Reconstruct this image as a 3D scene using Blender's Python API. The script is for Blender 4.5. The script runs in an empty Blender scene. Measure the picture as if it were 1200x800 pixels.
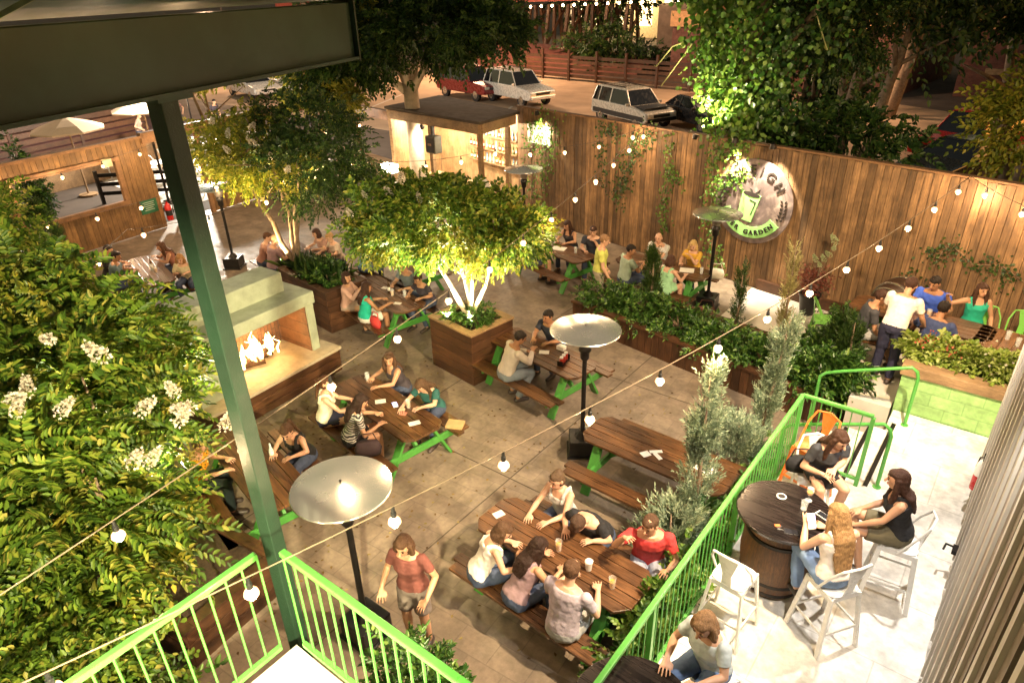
# Night-time beer garden seen from an upper balcony.  World: X to the right along the fence,
# Y away from the balcony, Z up; garden paving is z = 0.
import bpy, math, random
import numpy as np
from mathutils import Vector, Matrix
sc = bpy.context.scene
C = sc.collection
R = math.radians
rnd = random.Random(11)
V = Vector

# ------------------------------------------------------------------ materials
MC = {}
def nodes(name):
    m = bpy.data.materials.new(name); m.use_nodes = True
    nt = m.node_tree
    return m, nt, nt.nodes['Principled BSDF']
def mixcol(nt, fac, a, b, blend='MIX'):
    n = nt.nodes.new('ShaderNodeMix'); n.data_type = 'RGBA'; n.blend_type = blend
    for k, x in ((0, fac), (6, a), (7, b)):
        if isinstance(x, bpy.types.NodeSocket): nt.links.new(x, n.inputs[k])
        elif k == 0: n.inputs[0].default_value = x
        else: n.inputs[k].default_value = (*x[:3], 1)
    return n.outputs[2]
def coords(nt, scale=(1, 1, 1), kind='Object', rot=(0, 0, 0)):
    t = nt.nodes.new('ShaderNodeTexCoord'); mp = nt.nodes.new('ShaderNodeMapping')
    mp.inputs['Scale'].default_value = scale; mp.inputs['Rotation'].default_value = rot
    nt.links.new(t.outputs[kind], mp.inputs['Vector']); return mp.outputs[0]
def noise(nt, vec, scale, detail=4, rough=.6, dist=0):
    n = nt.nodes.new('ShaderNodeTexNoise'); n.inputs['Scale'].default_value = scale
    n.inputs['Detail'].default_value = detail; n.inputs['Roughness'].default_value = rough
    n.inputs['Distortion'].default_value = dist
    nt.links.new(vec, n.inputs['Vector']); return n.outputs['Fac']
def ramp(nt, fac, stops):
    n = nt.nodes.new('ShaderNodeValToRGB'); e = n.color_ramp.elements
    while len(e) < len(stops): e.new(.5)
    for i, (p, c) in enumerate(stops):
        e[i].position = p; e[i].color = (*c[:3], 1) if not isinstance(c, (int, float)) else (c, c, c, 1)
    nt.links.new(fac, n.inputs[0]); return n.outputs[0]
def bump(nt, bs, h, strength=.3, dist=.01):
    n = nt.nodes.new('ShaderNodeBump'); n.inputs['Strength'].default_value = strength
    n.inputs['Distance'].default_value = dist
    nt.links.new(h, n.inputs['Height']); nt.links.new(n.outputs[0], bs.inputs['Normal'])
def sc3(c, k): return tuple(min(1, x * k) for x in c[:3])
def mat(name, col, rough=.6, metal=0, var=.25, ns=6, bs=0, bscale=40, kind='Object', coat=0, spec=None):
    if name in MC: return MC[name]
    m, nt, b = nodes(name)
    v = coords(nt, kind=kind)
    f = noise(nt, v, ns, 5)
    nt.links.new(ramp(nt, f, [(.3, sc3(col, 1 - var)), (.7, sc3(col, 1 + var))]), b.inputs['Base Color'])
    rr = ramp(nt, noise(nt, v, ns * 2.3, 3), [(.3, max(0, rough - .1)), (.7, min(1, rough + .1))])
    nt.links.new(rr, b.inputs['Roughness'])
    b.inputs['Metallic'].default_value = metal
    if coat: b.inputs['Coat Weight'].default_value = coat
    if spec is not None: b.inputs['Specular IOR Level'].default_value = spec
    if bs: bump(nt, b, noise(nt, v, bscale, 5), bs)
    MC[name] = m; return m
def hot(name, core, edge, strength, blend=.35, soft=False):
    """a glowing gas or bulb: whitish where looked at square on, deep orange at the rim"""
    m, nt, b = nodes(name); lw = nt.nodes.new('ShaderNodeLayerWeight'); lw.inputs[0].default_value = blend
    nt.links.new(ramp(nt, lw.outputs['Facing'], [(0, core), (.5, tuple((a + c) / 2 for a, c in zip(core, edge))), (1, edge)]), b.inputs['Emission Color'])
    f = ramp(nt, lw.outputs['Facing'], [(0, 1), (.3, .3), (1, .07)] if not soft else [(0, 1), (.6, .6), (1, .3)]); q = nt.nodes.new('ShaderNodeMath'); q.operation = 'MULTIPLY'; q.inputs[1].default_value = strength
    nt.links.new(f, q.inputs[0]); nt.links.new(q.outputs[0], b.inputs['Emission Strength']); m.cycles.emission_sampling = 'NONE'
    if soft:
        tr = nt.nodes.new('ShaderNodeBsdfTransparent'); mx = nt.nodes.new('ShaderNodeMixShader')
        n = noise(nt, coords(nt), 9, 4); a = nt.nodes.new('ShaderNodeMath'); a.operation = 'MULTIPLY_ADD'; a.inputs[1].default_value = .9; nt.links.new(n, a.inputs[0]); nt.links.new(lw.outputs['Facing'], a.inputs[2])
        nt.links.new(ramp(nt, a.outputs[0], [(.35, .15), (1.0, 1)]), mx.inputs[0]); nt.links.new(b.outputs[0], mx.inputs[1]); nt.links.new(tr.outputs[0], mx.inputs[2]); nt.links.new(mx.outputs[0], nt.nodes['Material Output'].inputs[0])
    return m
def emit(name, col, strength, sample=False):
    if name in MC: return MC[name]
    m, nt, b = nodes(name)
    b.inputs['Base Color'].default_value = (*col, 1)
    b.inputs['Emission Color'].default_value = (*col, 1); b.inputs['Emission Strength'].default_value = strength
    if not sample: m.cycles.emission_sampling = 'NONE'
    MC[name] = m; return m
def wood(name, dark, light, axis=0, rough=.5, island=.35, grain=3, bs=.4, coat=0, kind='Object'):
    """stained boards: long streaks along one axis, each board (mesh island) a tone of its own"""
    if name in MC: return MC[name]
    m, nt, b = nodes(name)
    s = [14, 14, 14]; s[axis] = .9
    v = coords(nt, tuple(s), kind)
    oi = nt.nodes.new('ShaderNodeObjectInfo'); cx = nt.nodes.new('ShaderNodeCombineXYZ'); mm = nt.nodes.new('ShaderNodeMath'); mm.operation = 'MULTIPLY'; mm.inputs[1].default_value = 60
    nt.links.new(oi.outputs['Random'], mm.inputs[0]); [nt.links.new(mm.outputs[0], cx.inputs[k]) for k in range(3)]
    def shifted(vec):
        a = nt.nodes.new('ShaderNodeVectorMath'); nt.links.new(vec, a.inputs[0]); nt.links.new(cx.outputs[0], a.inputs[1]); return a.outputs[0]
    v = shifted(v)
    n1 = noise(nt, v, grain, 6, .65, .6)
    c = ramp(nt, n1, [(.28, dark), (.5, tuple((a + q) / 2 for a, q in zip(dark, light))), (.72, light)])
    v2 = shifted(coords(nt, (1, 1, 1), kind))
    blot = ramp(nt, noise(nt, v2, 3.1, 4), [(.3, .55), (.65, 1.15)])
    c = mixcol(nt, .9, c, blot, 'MULTIPLY')
    fine = ramp(nt, noise(nt, v, grain * 5, 5, .7, .3), [(.35, .62), (.6, 1.2)]); c = mixcol(nt, .8, c, fine, 'MULTIPLY')
    g = nt.nodes.new('ShaderNodeNewGeometry')
    isl = ramp(nt, g.outputs['Random Per Island'], [(0, 1 - island), (1, 1 + island * .5)])
    c = mixcol(nt, 1, c, isl, 'MULTIPLY')
    nt.links.new(c, b.inputs['Base Color'])
    nt.links.new(ramp(nt, n1, [(.3, rough - .12), (.7, rough + .18)]), b.inputs['Roughness'])
    bump(nt, b, n1, bs, .006)
    if coat: b.inputs['Coat Weight'].default_value = coat; b.inputs['Coat Roughness'].default_value = .25
    MC[name] = m; return m
def leafmat(name, stops, rough=.45, trans=.35):
    if name in MC: return MC[name]
    m, nt, b = nodes(name)
    g = nt.nodes.new('ShaderNodeNewGeometry')
    c = ramp(nt, g.outputs['Random Per Island'], stops)
    n = ramp(nt, noise(nt, coords(nt, kind='Object'), .9, 3), [(.35, .7), (.65, 1.25)])
    c = mixcol(nt, 1, c, n, 'MULTIPLY')
    nt.links.new(c, b.inputs['Base Color']); b.inputs['Roughness'].default_value = rough
    t = nt.nodes.new('ShaderNodeBsdfTranslucent'); nt.links.new(c, t.inputs[0])
    mx = nt.nodes.new('ShaderNodeMixShader'); mx.inputs[0].default_value = trans
    nt.links.new(b.outputs[0], mx.inputs[1]); nt.links.new(t.outputs[0], mx.inputs[2])
    nt.links.new(mx.outputs[0], nt.nodes['Material Output'].inputs[0])
    MC[name] = m; return m
def glass(name, col=(.9, .95, .95), rough=.03, alpha=.25):
    if name in MC: return MC[name]
    m, nt, b = nodes(name)
    b.inputs['Base Color'].default_value = (*col, 1); b.inputs['Roughness'].default_value = rough
    b.inputs['Alpha'].default_value = alpha; b.inputs['Specular IOR Level'].default_value = .9
    MC[name] = m; return m
def brick(name, c1, c2, mortar, w=.24, h=.08, ms=.01, rough=.8, kind='Object', rot=(0, 0, 0), bs=.5, off=.5):
    if name in MC: return MC[name]
    m, nt, b = nodes(name)
    v = coords(nt, kind=kind, rot=rot)
    t = nt.nodes.new('ShaderNodeTexBrick'); nt.links.new(v, t.inputs['Vector'])
    t.offset = off
    for k, x in (('Color1', c1), ('Color2', c2), ('Mortar', mortar)): t.inputs[k].default_value = (*x, 1)
    for k, x in (('Scale', 1), ('Mortar Size', ms), ('Brick Width', w), ('Row Height', h), ('Mortar Smooth', .3)): t.inputs[k].default_value = x
    n = ramp(nt, noise(nt, v, 2.2, 6), [(.3, .62), (.7, 1.3)])
    n2 = ramp(nt, noise(nt, v, 13, 5), [(.3, .8), (.7, 1.15)])
    c = mixcol(nt, 1, mixcol(nt, 1, t.outputs[0], n, 'MULTIPLY'), n2, 'MULTIPLY')
    nt.links.new(c, b.inputs['Base Color'])
    nt.links.new(ramp(nt, noise(nt, v, 4, 4), [(.3, rough - .25), (.7, rough + .1)]), b.inputs['Roughness'])
    inv = nt.nodes.new('ShaderNodeMath'); inv.operation = 'SUBTRACT'; inv.inputs[0].default_value = 1
    nt.links.new(t.outputs['Fac'], inv.inputs[1])
    ad = nt.nodes.new('ShaderNodeMath'); ad.operation = 'MULTIPLY_ADD'; ad.inputs[1].default_value = .5
    nt.links.new(noise(nt, v, 30, 5), ad.inputs[0]); nt.links.new(inv.outputs[0], ad.inputs[2])
    bump(nt, b, ad.outputs[0], bs, .008)
    MC[name] = m; return m

# ------------------------------------------------------------------ mesh building
class MB:
    def __init__(s): s.v = []; s.f = []; s.m = []
    def add(s, vs, fs, mi=0):
        o = len(s.v); s.v += [tuple(p) for p in vs]
        for f in fs: s.f.append([i + o for i in f]); s.m.append(mi)
        return s
    def box(s, c, d, rot=(0, 0, 0), mi=0):
        x, y, z = d[0] / 2, d[1] / 2, d[2] / 2
        M = Matrix.Translation(c) @ Matrix.Rotation(rot[2], 4, 'Z') @ Matrix.Rotation(rot[1], 4, 'Y') @ Matrix.Rotation(rot[0], 4, 'X')
        vs = [M @ V((a * x, b * y, e * z)) for a in (-1, 1) for b in (-1, 1) for e in (-1, 1)]
        return s.add(vs, [(0, 1, 3, 2), (4, 6, 7, 5), (0, 4, 5, 1), (2, 3, 7, 6), (0, 2, 6, 4), (1, 5, 7, 3)], mi)
    def span(s, x0, x1, y0, y1, z0, z1, mi=0):
        return s.box(((x0 + x1) / 2, (y0 + y1) / 2, (z0 + z1) / 2), (abs(x1 - x0), abs(y1 - y0), abs(z1 - z0)), mi=mi)
    def bar(s, p0, p1, w, h, mi=0, up=(0, 0, 1)):
        p0, p1 = V(p0), V(p1); d = (p1 - p0).normalized(); u = V(up)
        if abs(d.dot(u)) > .98: u = V((1, 0, 0))
        a = d.cross(u).normalized(); b = a.cross(d).normalized()
        vs = [p + a * (w / 2 * i) + b * (h / 2 * j) for p in (p0, p1) for i in (-1, 1) for j in (-1, 1)]
        return s.add(vs, [(0, 1, 3, 2), (4, 6, 7, 5), (0, 4, 5, 1), (2, 3, 7, 6), (0, 2, 6, 4), (1, 5, 7, 3)], mi)
    def loft(s, rings, mi=0, n=10, cap=True):
        """rings: (centre, ax, ay) half axis vectors"""
        vs = []; fs = []
        for c, ax, ay in rings:
            for k in range(n):
                a = 2 * math.pi * k / n
                vs.append(V(c) + V(ax) * math.cos(a) + V(ay) * math.sin(a))
        for i in range(len(rings) - 1):
            for k in range(n):
                a, b = i * n + k, i * n + (k + 1) % n
                fs.append((a, b, b + n, a + n))
        if cap:
            fs.append(tuple(range(n - 1, -1, -1))); fs.append(tuple(range((len(rings) - 1) * n, len(rings) * n)))
        return s.add(vs, fs, mi)
    def tube(s, pts, r, n=8, mi=0, rnd_ends=False, flat=1, up=None, closed=False):
        pts = [V(p) for p in pts]
        if not isinstance(r, (list, tuple)): r = [r] * len(pts)
        r = list(r)
        if rnd_ends:
            d0 = (pts[0] - pts[1]).normalized(); d1 = (pts[-1] - pts[-2]).normalized()
            pts = [pts[0] + d0 * r[0] * .95, pts[0] + d0 * r[0] * .6] + pts + [pts[-1] + d1 * r[-1] * .6, pts[-1] + d1 * r[-1] * .95]
            r = [r[0] * .3, r[0] * .8] + r + [r[-1] * .8, r[-1] * .3]
        rings = []; a = None
        for i, p in enumerate(pts):
            if closed: d = pts[(i + 1) % len(pts)] - pts[i - 1]
            else: d = pts[min(i + 1, len(pts) - 1)] - pts[max(i - 1, 0)]
            d.normalize()
            if a is None:
                u = V(up) if up else (V((0, 0, 1)) if abs(d.z) < .9 else V((1, 0, 0)))
                a = d.cross(u).normalized()
            else:
                a = (a - d * a.dot(d)).normalized()
            b = d.cross(a).normalized()
            rings.append((p, a * r[i], b * r[i] * flat))
        if closed: rings.append(rings[0])
        return s.loft(rings, mi, n, not closed)
    def lathe(s, c, prof, n=24, mi=0, rot=None):
        vs = []; fs = []; c = V(c)
        for r, z in prof:
            for k in range(n):
                a = 2 * math.pi * k / n
                p = V((r * math.cos(a), r * math.sin(a), z))
                if rot: p = rot @ p
                vs.append(c + p)
        for i in range(len(prof) - 1):
            for k in range(n):
                a, b = i * n + k, i * n + (k + 1) % n
                fs.append((a, b, b + n, a + n))
        if prof[0][0] > 1e-4: fs.append(tuple(range(n - 1, -1, -1)))
        if prof[-1][0] > 1e-4: fs.append(tuple(range((len(prof) - 1) * n, len(prof) * n)))
        return s.add(vs, fs, mi)
    def ell(s, c, rad, mi=0, n=12, m=8, rot=None):
        prof = [(math.sin(math.pi * i / m), -math.cos(math.pi * i / m)) for i in range(m + 1)]
        prof = [(max(q[0], .001), q[1]) for q in prof]
        S = Matrix.Diagonal((rad[0], rad[1], rad[2], 1))
        return s.lathe(c, prof, n, mi, (rot.to_4x4() @ S) if rot else S)
    def prism(s, poly, z0, z1, M=None, mi=0):
        n = len(poly); M = M or Matrix()
        vs = [M @ V((x, y, z0)) for x, y in poly] + [M @ V((x, y, z1)) for x, y in poly]
        return s.add(vs, [tuple(range(n - 1, -1, -1)), tuple(range(n, 2 * n))] + [(i, (i + 1) % n, (i + 1) % n + n, i + n) for i in range(n)], mi)
    def build(s, name, mats, parent=None, smooth=False, bevel=0, loc=None, rz=0):
        me = bpy.data.meshes.new(name); me.from_pydata([tuple(p) for p in s.v], [], s.f)
        if not isinstance(mats, (list, tuple)): mats = [mats]
        for m in mats: me.materials.append(m)
        if len(mats) > 1: me.polygons.foreach_set('material_index', s.m)
        if smooth: me.polygons.foreach_set('use_smooth', [True] * len(me.polygons))
        me.update()
        return link(name, me, parent, bevel, smooth, loc, rz)
def link(name, me, parent=None, bevel=0, smooth=False, loc=None, rz=0):
    o = bpy.data.objects.new(name, me); C.objects.link(o)
    if parent: o.parent = parent
    if loc: o.location = loc
    if rz: o.rotation_euler.z = rz
    if bevel:
        b = o.modifiers.new('bevel', 'BEVEL'); b.width = bevel; b.segments = 2; b.limit_method = 'ANGLE'; b.angle_limit = R(40)
    if smooth == 'auto':
        me.polygons.foreach_set('use_smooth', [True] * len(me.polygons))
        me.set_sharp_from_angle(angle=R(40))
    return o
def tag(o, label=None, cat=None, group=None, kind=None):
    if label: o['label'] = label
    if cat: o['category'] = cat
    if group: o['group'] = group
    if kind: o['kind'] = kind
    return o
def thing(name, label, cat, loc=(0, 0, 0), rz=0, group=None):
    o = bpy.data.objects.new(name, None); C.objects.link(o)
    o.empty_display_size = .1
    o.location = loc; o.rotation_euler = (0, 0, rz)
    return tag(o, label, cat, group)
def struct(o): o['kind'] = 'structure'; return o
KIDS = {}
def dup(root, loc, rz=0, label=None):
    r = root.copy(); C.objects.link(r); r.location = loc; r.rotation_euler = (0, 0, rz)
    if label: r['label'] = label
    for ch in list(root.children):
        c = ch.copy(); C.objects.link(c); c.parent = r
        for g in list(ch.children):
            d = g.copy(); C.objects.link(d); d.parent = c
    return r
def lamp(name, kind, loc, power, col, size=.05, target=None, spot=60, blend=.5, parent=None):
    l = bpy.data.lights.new(name, kind); l.energy = power; l.color = col
    if kind == 'AREA': l.size = size
    else: l.shadow_soft_size = size
    if kind == 'SPOT': l.spot_size = R(spot); l.spot_blend = blend
    o = bpy.data.objects.new(name, l); C.objects.link(o); o.location = loc
    if parent: o.parent = parent
    if target is not None:
        o.rotation_euler = (V(target) - V(loc)).to_track_quat('-Z', 'Y').to_euler()
    return o
WARM = (1, .7, .42); AMBER = (1, .5, .2); WHITE = (1, .86, .66); COOL = (1, .93, .82)

# palette
M_iron = mat('black_iron', (.018, .016, .015), .4, .6, .3, 9, .15)
M_green = mat('green_paint', (.06, .24, .04), .45, 0, .18, 7, .15, 60)
M_rail = mat('green_rail_paint', (.09, .36, .06), .35, 0, .12, 8, .1, 50)
M_darkgreen = mat('dark_green_paint', (.024, .058, .042), .38, 0, .35, 1.4)
M_postgreen = mat('green_post_paint', (.014, .034, .02), .38, 0, .2, 4, .2, 80)
M_table = wood('stained_table_boards', (.022, .008, .004), (.20, .088, .03), 0, .36, .4, 3, .8, .3)
M_planter = wood('planter_boards', (.035, .013, .006), (.13, .055, .022), 0, .5, .4, 3, .5)
M_plantery = wood('planter_boards_across', (.035, .013, .006), (.13, .055, .022), 1, .5, .4, 3, .5)
M_fence = wood('fence_boards', (.075, .04, .02), (.38, .22, .1), 2, .7, .55, 2.0, .8)
M_cap = wood('fence_cap', (.16, .075, .03), (.36, .19, .085), 0, .65, .2)
M_trim = wood('pale_timber', (.22, .13, .06), (.45, .29, .15), 0, .6, .2)
M_trunk = mat('bark', (.2, .14, .09), .85, 0, .4, 12, .8, 25)
M_pale = mat('pale_smooth_bark', (.55, .45, .33), .6, 0, .2, 8, .4, 25)
M_soil = mat('mulch', (.06, .035, .02), .95, 0, .5, 25, .9, 40)
M_white = mat('white_paint', (.78, .76, .7), .5, 0, .06, 4)
M_steel = mat('brushed_steel', (.62, .6, .56), .22, .9, .12, 5, .05, 30)
M_glass = glass('clear_glass')
M_black = mat('black_plastic', (.015, .015, .016), .4, 0, .2, 9)
M_paper = mat('paper', (.8, .77, .7), .8, 0, .05, 9)
LEAF = leafmat('myrtle_leaves', [(0, (.03, .07, .008)), (.35, (.085, .17, .016)), (.7, (.19, .29, .03)), (.9, (.32, .36, .05)), (1, (.45, .40, .09))], .5, .45)
LEAFY = leafmat('yellow_green_leaves', [(0, (.09, .13, .01)), (.5, (.22, .25, .025)), (1, (.45, .38, .05))])
LEAFD = leafmat('dark_leaves', [(0, (.012, .035, .008)), (.6, (.035, .085, .014)), (1, (.1, .15, .03))])
LEAFV = leafmat('vine_leaves', [(0, (.03, .09, .01)), (.5, (.08, .18, .02)), (1, (.2, .3, .05))], .4)
LEAFB = leafmat('shrub_leaves', [(0, (.015, .05, .01)), (.5, (.05, .13, .02)), (.85, (.12, .24, .04)), (1, (.24, .36, .08))], .35)
LEAFJ = leafmat('blue_green_needles', [(0, (.12, .18, .11)), (.5, (.27, .36, .23)), (1, (.48, .54, .36))], .6, .25)
PETAL = leafmat('white_petals', [(0, (.55, .47, .35)), (1, (.85, .8, .7))], .7, .4)
BUD = leafmat('yellow_buds', [(0, (.25, .2, .03)), (1, (.5, .42, .1))], .7, .3)
REDF = leafmat('red_petals', [(0, (.4, .04, .03)), (1, (.6, .2, .1))], .6, .3)
LIME = leafmat('lime_leaves', [(0, (.12, .2, .02)), (.6, (.3, .38, .06)), (1, (.5, .55, .2))], .5, .3)

# ------------------------------------------------------------------ foliage
def rng(seed): return np.random.default_rng(seed)
def unit(a): return a / np.maximum(np.linalg.norm(a, axis=1, keepdims=True), 1e-6)
def leaves(name, P, D, N, L, W, m, parent, fold=.25, curl=.15):
    """one folded six-cornered leaf per row"""
    n = len(P); S = unit(np.cross(D, N)); N = unit(np.cross(S, D))
    L = np.broadcast_to(L, n)[:, None]; W = np.broadcast_to(W, n)[:, None]
    b = P; t = P + D * L - N * L * curl
    l1 = P + D * L * .33 + S * W * .5 + N * W * fold; l2 = P + D * L * .72 + S * W * .36 + N * (W * fold - L * curl * .4)
    r1 = P + D * L * .33 - S * W * .5 + N * W * fold; r2 = P + D * L * .72 - S * W * .36 + N * (W * fold - L * curl * .4)
    vs = np.stack([b, l1, l2, t, r2, r1], 1).reshape(-1, 3)
    me = bpy.data.meshes.new(name)
    me.vertices.add(n * 6); me.vertices.foreach_set('co', vs.astype(np.float32).ravel())
    q = np.arange(n)[:, None] * 6
    idx = np.concatenate([q + 0, q + 1, q + 2, q + 3, q + 0, q + 3, q + 4, q + 5], 1).ravel()
    me.loops.add(n * 8); me.loops.foreach_set('vertex_index', idx.astype(np.int32))
    me.polygons.add(n * 2); me.polygons.foreach_set('loop_start', (np.arange(n * 2) * 4).astype(np.int32))
    me.materials.append(m); me.update(calc_edges=True); me.validate()
    return link(name, me, parent)
def sprigs(P, D, nl, length, leafL, leafW, g, droop=.3, spread=.9, jit=.18):
    """twigs with leaves in alternate pairs; returns leaf arrays"""
    n = len(P); D = unit(D)
    side = unit(np.cross(D, g.normal(size=(n, 3)))); 
    out = []
    ln = length * g.uniform(.6, 1.25, n)[:, None]
    for k in range(nl):
        t = (k + .5) / nl
        p = P + D * ln * t + np.array([0, 0, -1.]) * ln * droop * t * t
        sg = 1 if k % 2 else -1
        d = unit(D * (.45 + .6 * t) + side * sg * spread * (1.1 - .5 * t) + np.array([0, 0, -1.]) * droop * .6 + g.normal(size=(n, 3)) * jit)
        cr = np.cross(D, side); cr *= np.where(cr[:, 2:3] < 0, -1, 1); nn = unit(cr * 1.0 + np.array([0, 0, .5]) + g.normal(size=(n, 3)) * .2)
        s = leafL * g.uniform(.7, 1.2, n)
        out.append((p, d, nn, s, s * leafW / leafL))
    return [np.concatenate([o[i] for o in out]) for i in range(5)]
def crown_pts(blobs, g, cl=14, tight=.22, low=.35):
    """clumped points near the outside of ellipsoids -> positions and outward directions"""
    Ps = []; Ds = []
    for c, rad, n in blobs:
        c = np.array(c, float); rad = np.array(rad, float)
        u = unit(g.normal(size=(cl, 3))); r = g.uniform(low, 1, cl)[:, None] ** .7
        cc = u * r
        k = g.integers(0, cl, n)
        p = cc[k] + g.normal(size=(n, 3)) * tight
        d = unit(p + g.normal(size=(n, 3)) * .35)
        Ps.append(c + p * rad); Ds.append(d)
    return np.concatenate(Ps), np.concatenate(Ds)
def crown(name, parent, m, blobs, seed, nl=9, length=.22, leafL=.06, leafW=.03, droop=.35, cl=14, tight=.22, low=.35, spread=.9, jit=.18):
    g = rng(seed); P, D = crown_pts(blobs, g, cl, tight, low)
    D = unit(D + np.array([0, 0, .12]))
    P, D, N, L, W = sprigs(P, D, nl, length, leafL, leafW, g, droop, spread, jit)
    return leaves(name, P, D, N, L, W, m, parent)
def fluff(P, rad, n, g):
    """small petals in a ball or cone"""
    u = unit(g.normal(size=(n, 3))); p = np.array(P) + u * np.array(rad) * g.uniform(.55, 1, n)[:, None]
    return p, u
BLOS = []
def blossom_mesh(m=None):
    g = rng(5); Ps = []; 
    u = unit(g.normal(size=(150, 3))); z = g.uniform(0, 1, 150)
    p = u * .05 * (1.15 - .8 * z)[:, None]; p[:, 2] = p[:, 2] + z * .16
    return p, u
def blossoms(parent, spots, m=None, size=1.0, seed=3):
    g = rng(seed + 1000)
    p, u = blossom_mesh()
    first = None
    for i, (x, y, z) in enumerate(spots):
        if first is None:
            o = leaves('blossom', p, u, unit(g.normal(size=p.shape)), .028, .026, m or PETAL, parent, .1, .1); first = o
        else:
            o = first.copy(); C.objects.link(o); o.parent = parent
        o.location = (x, y, z); s = size * g.uniform(.75, 1.3); o.scale = (s, s, s)
        o.rotation_euler = (g.uniform(-.9, .9), g.uniform(-.9, .9), g.uniform(0, 6))
def limbs(mb, base, tips, r0, seed=1, split=.45):
    """a tapered trunk dividing into limbs that reach the tips"""
    g = random.Random(seed); base = V(base)
    for t in tips:
        t = V(t); pts = []; n = 6
        off = V((g.uniform(-.1, .1), g.uniform(-.1, .1), 0)) * (t - base).length
        for i in range(n + 1):
            q = i / n
            p = base.lerp(t, q) + off * math.sin(q * 3.14) * .6 + V((g.uniform(-1, 1), g.uniform(-1, 1), 0)) * .02 * (t - base).length
            if i == 0: p = base
            pts.append(p)
        mb.tube(pts, [r0 * (1 - .8 * i / n) for i in range(n + 1)], 7)
        for k in (3, 4, 5):
            q = pts[k]; e = q + V((g.uniform(-1, 1), g.uniform(-1, 1), g.uniform(.2, .9))) * (t - base).length * .28
            mb.tube([q, q.lerp(e, .5) + V((0, 0, .03)), e], [r0 * .35, r0 * .25, r0 * .08], 5)
# ------------------------------------------------------------------ people
SKIN = {k: mat('skin_' + k, c, .5, 0, .08, 12, .05, 60) for k, c in dict(fair=(.62, .36, .24), warm=(.5, .27, .16), tan=(.38, .19, .1), dark=(.14, .065, .035)).items()}
def cloth(c):
    return mat('cloth_%02d_%02d_%02d' % tuple(int(x * 99) for x in c), c, .85, 0, .16, 7, .6, 22)
def hairm(c):
    k = 'hair_%02d_%02d_%02d' % tuple(int(x * 99) for x in c)
    if k in MC: return MC[k]
    m, nt, b = nodes(k)
    n = noise(nt, coords(nt, (60, 60, 6)), 2.4, 4, .6, .5)
    nt.links.new(ramp(nt, n, [(.3, sc3(c, .4)), (.7, sc3(c, 1.15))]), b.inputs['Base Color'])
    b.inputs['Roughness'].default_value = .6; b.inputs['Specular IOR Level'].default_value = .3; bump(nt, b, n, 1, .01)
    MC[k] = m; return m
STRIPE = None
def stripes():
    global STRIPE
    if STRIPE: return STRIPE
    m, nt, b = nodes('striped_cloth')
    w = nt.nodes.new('ShaderNodeTexWave'); w.bands_direction = 'Z'; w.inputs['Scale'].default_value = 9; w.inputs['Distortion'].default_value = 6; w.inputs['Detail'].default_value = 1
    nt.links.new(coords(nt), w.inputs['Vector'])
    nt.links.new(ramp(nt, w.outputs[1], [(.4, (.03, .03, .03)), (.55, (.5, .48, .44))]), b.inputs['Base Color']); b.inputs['Roughness'].default_value = .85
    STRIPE = m; return m
BROWN = (.06, .03, .016); DARKH = (.018, .011, .008); BLONDE = (.42, .25, .11); AUBURN = (.11, .045, .022)
M_eye = mat('eye_dark', (.02, .012, .01), .2); M_lip = mat('lips', (.36, .1, .08), .5)
M_shoe = mat('shoe_leather', (.05, .035, .03), .5)
TX = bpy.data.textures.new('folds', 'CLOUDS'); TX.noise_scale = .07; TX.noise_depth = 2
TX2 = bpy.data.textures.new('locks', 'CLOUDS'); TX2.noise_scale = .035; TX2.noise_depth = 2
def ruffle(o, tex, s):
    d = o.modifiers.new('folds', 'DISPLACE'); d.texture = tex; d.strength = s; d.mid_level = .45; d.texture_coords = 'LOCAL'; return o
def remesh(o, vox, sm=1):
    r = o.modifiers.new('skin_over', 'REMESH'); r.mode = 'VOXEL'; r.voxel_size = vox; r.use_smooth_shade = True
    if sm:
        s = o.modifiers.new('relax', 'SMOOTH'); s.iterations = sm; s.factor = .5
    return o
NP = [0]
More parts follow.
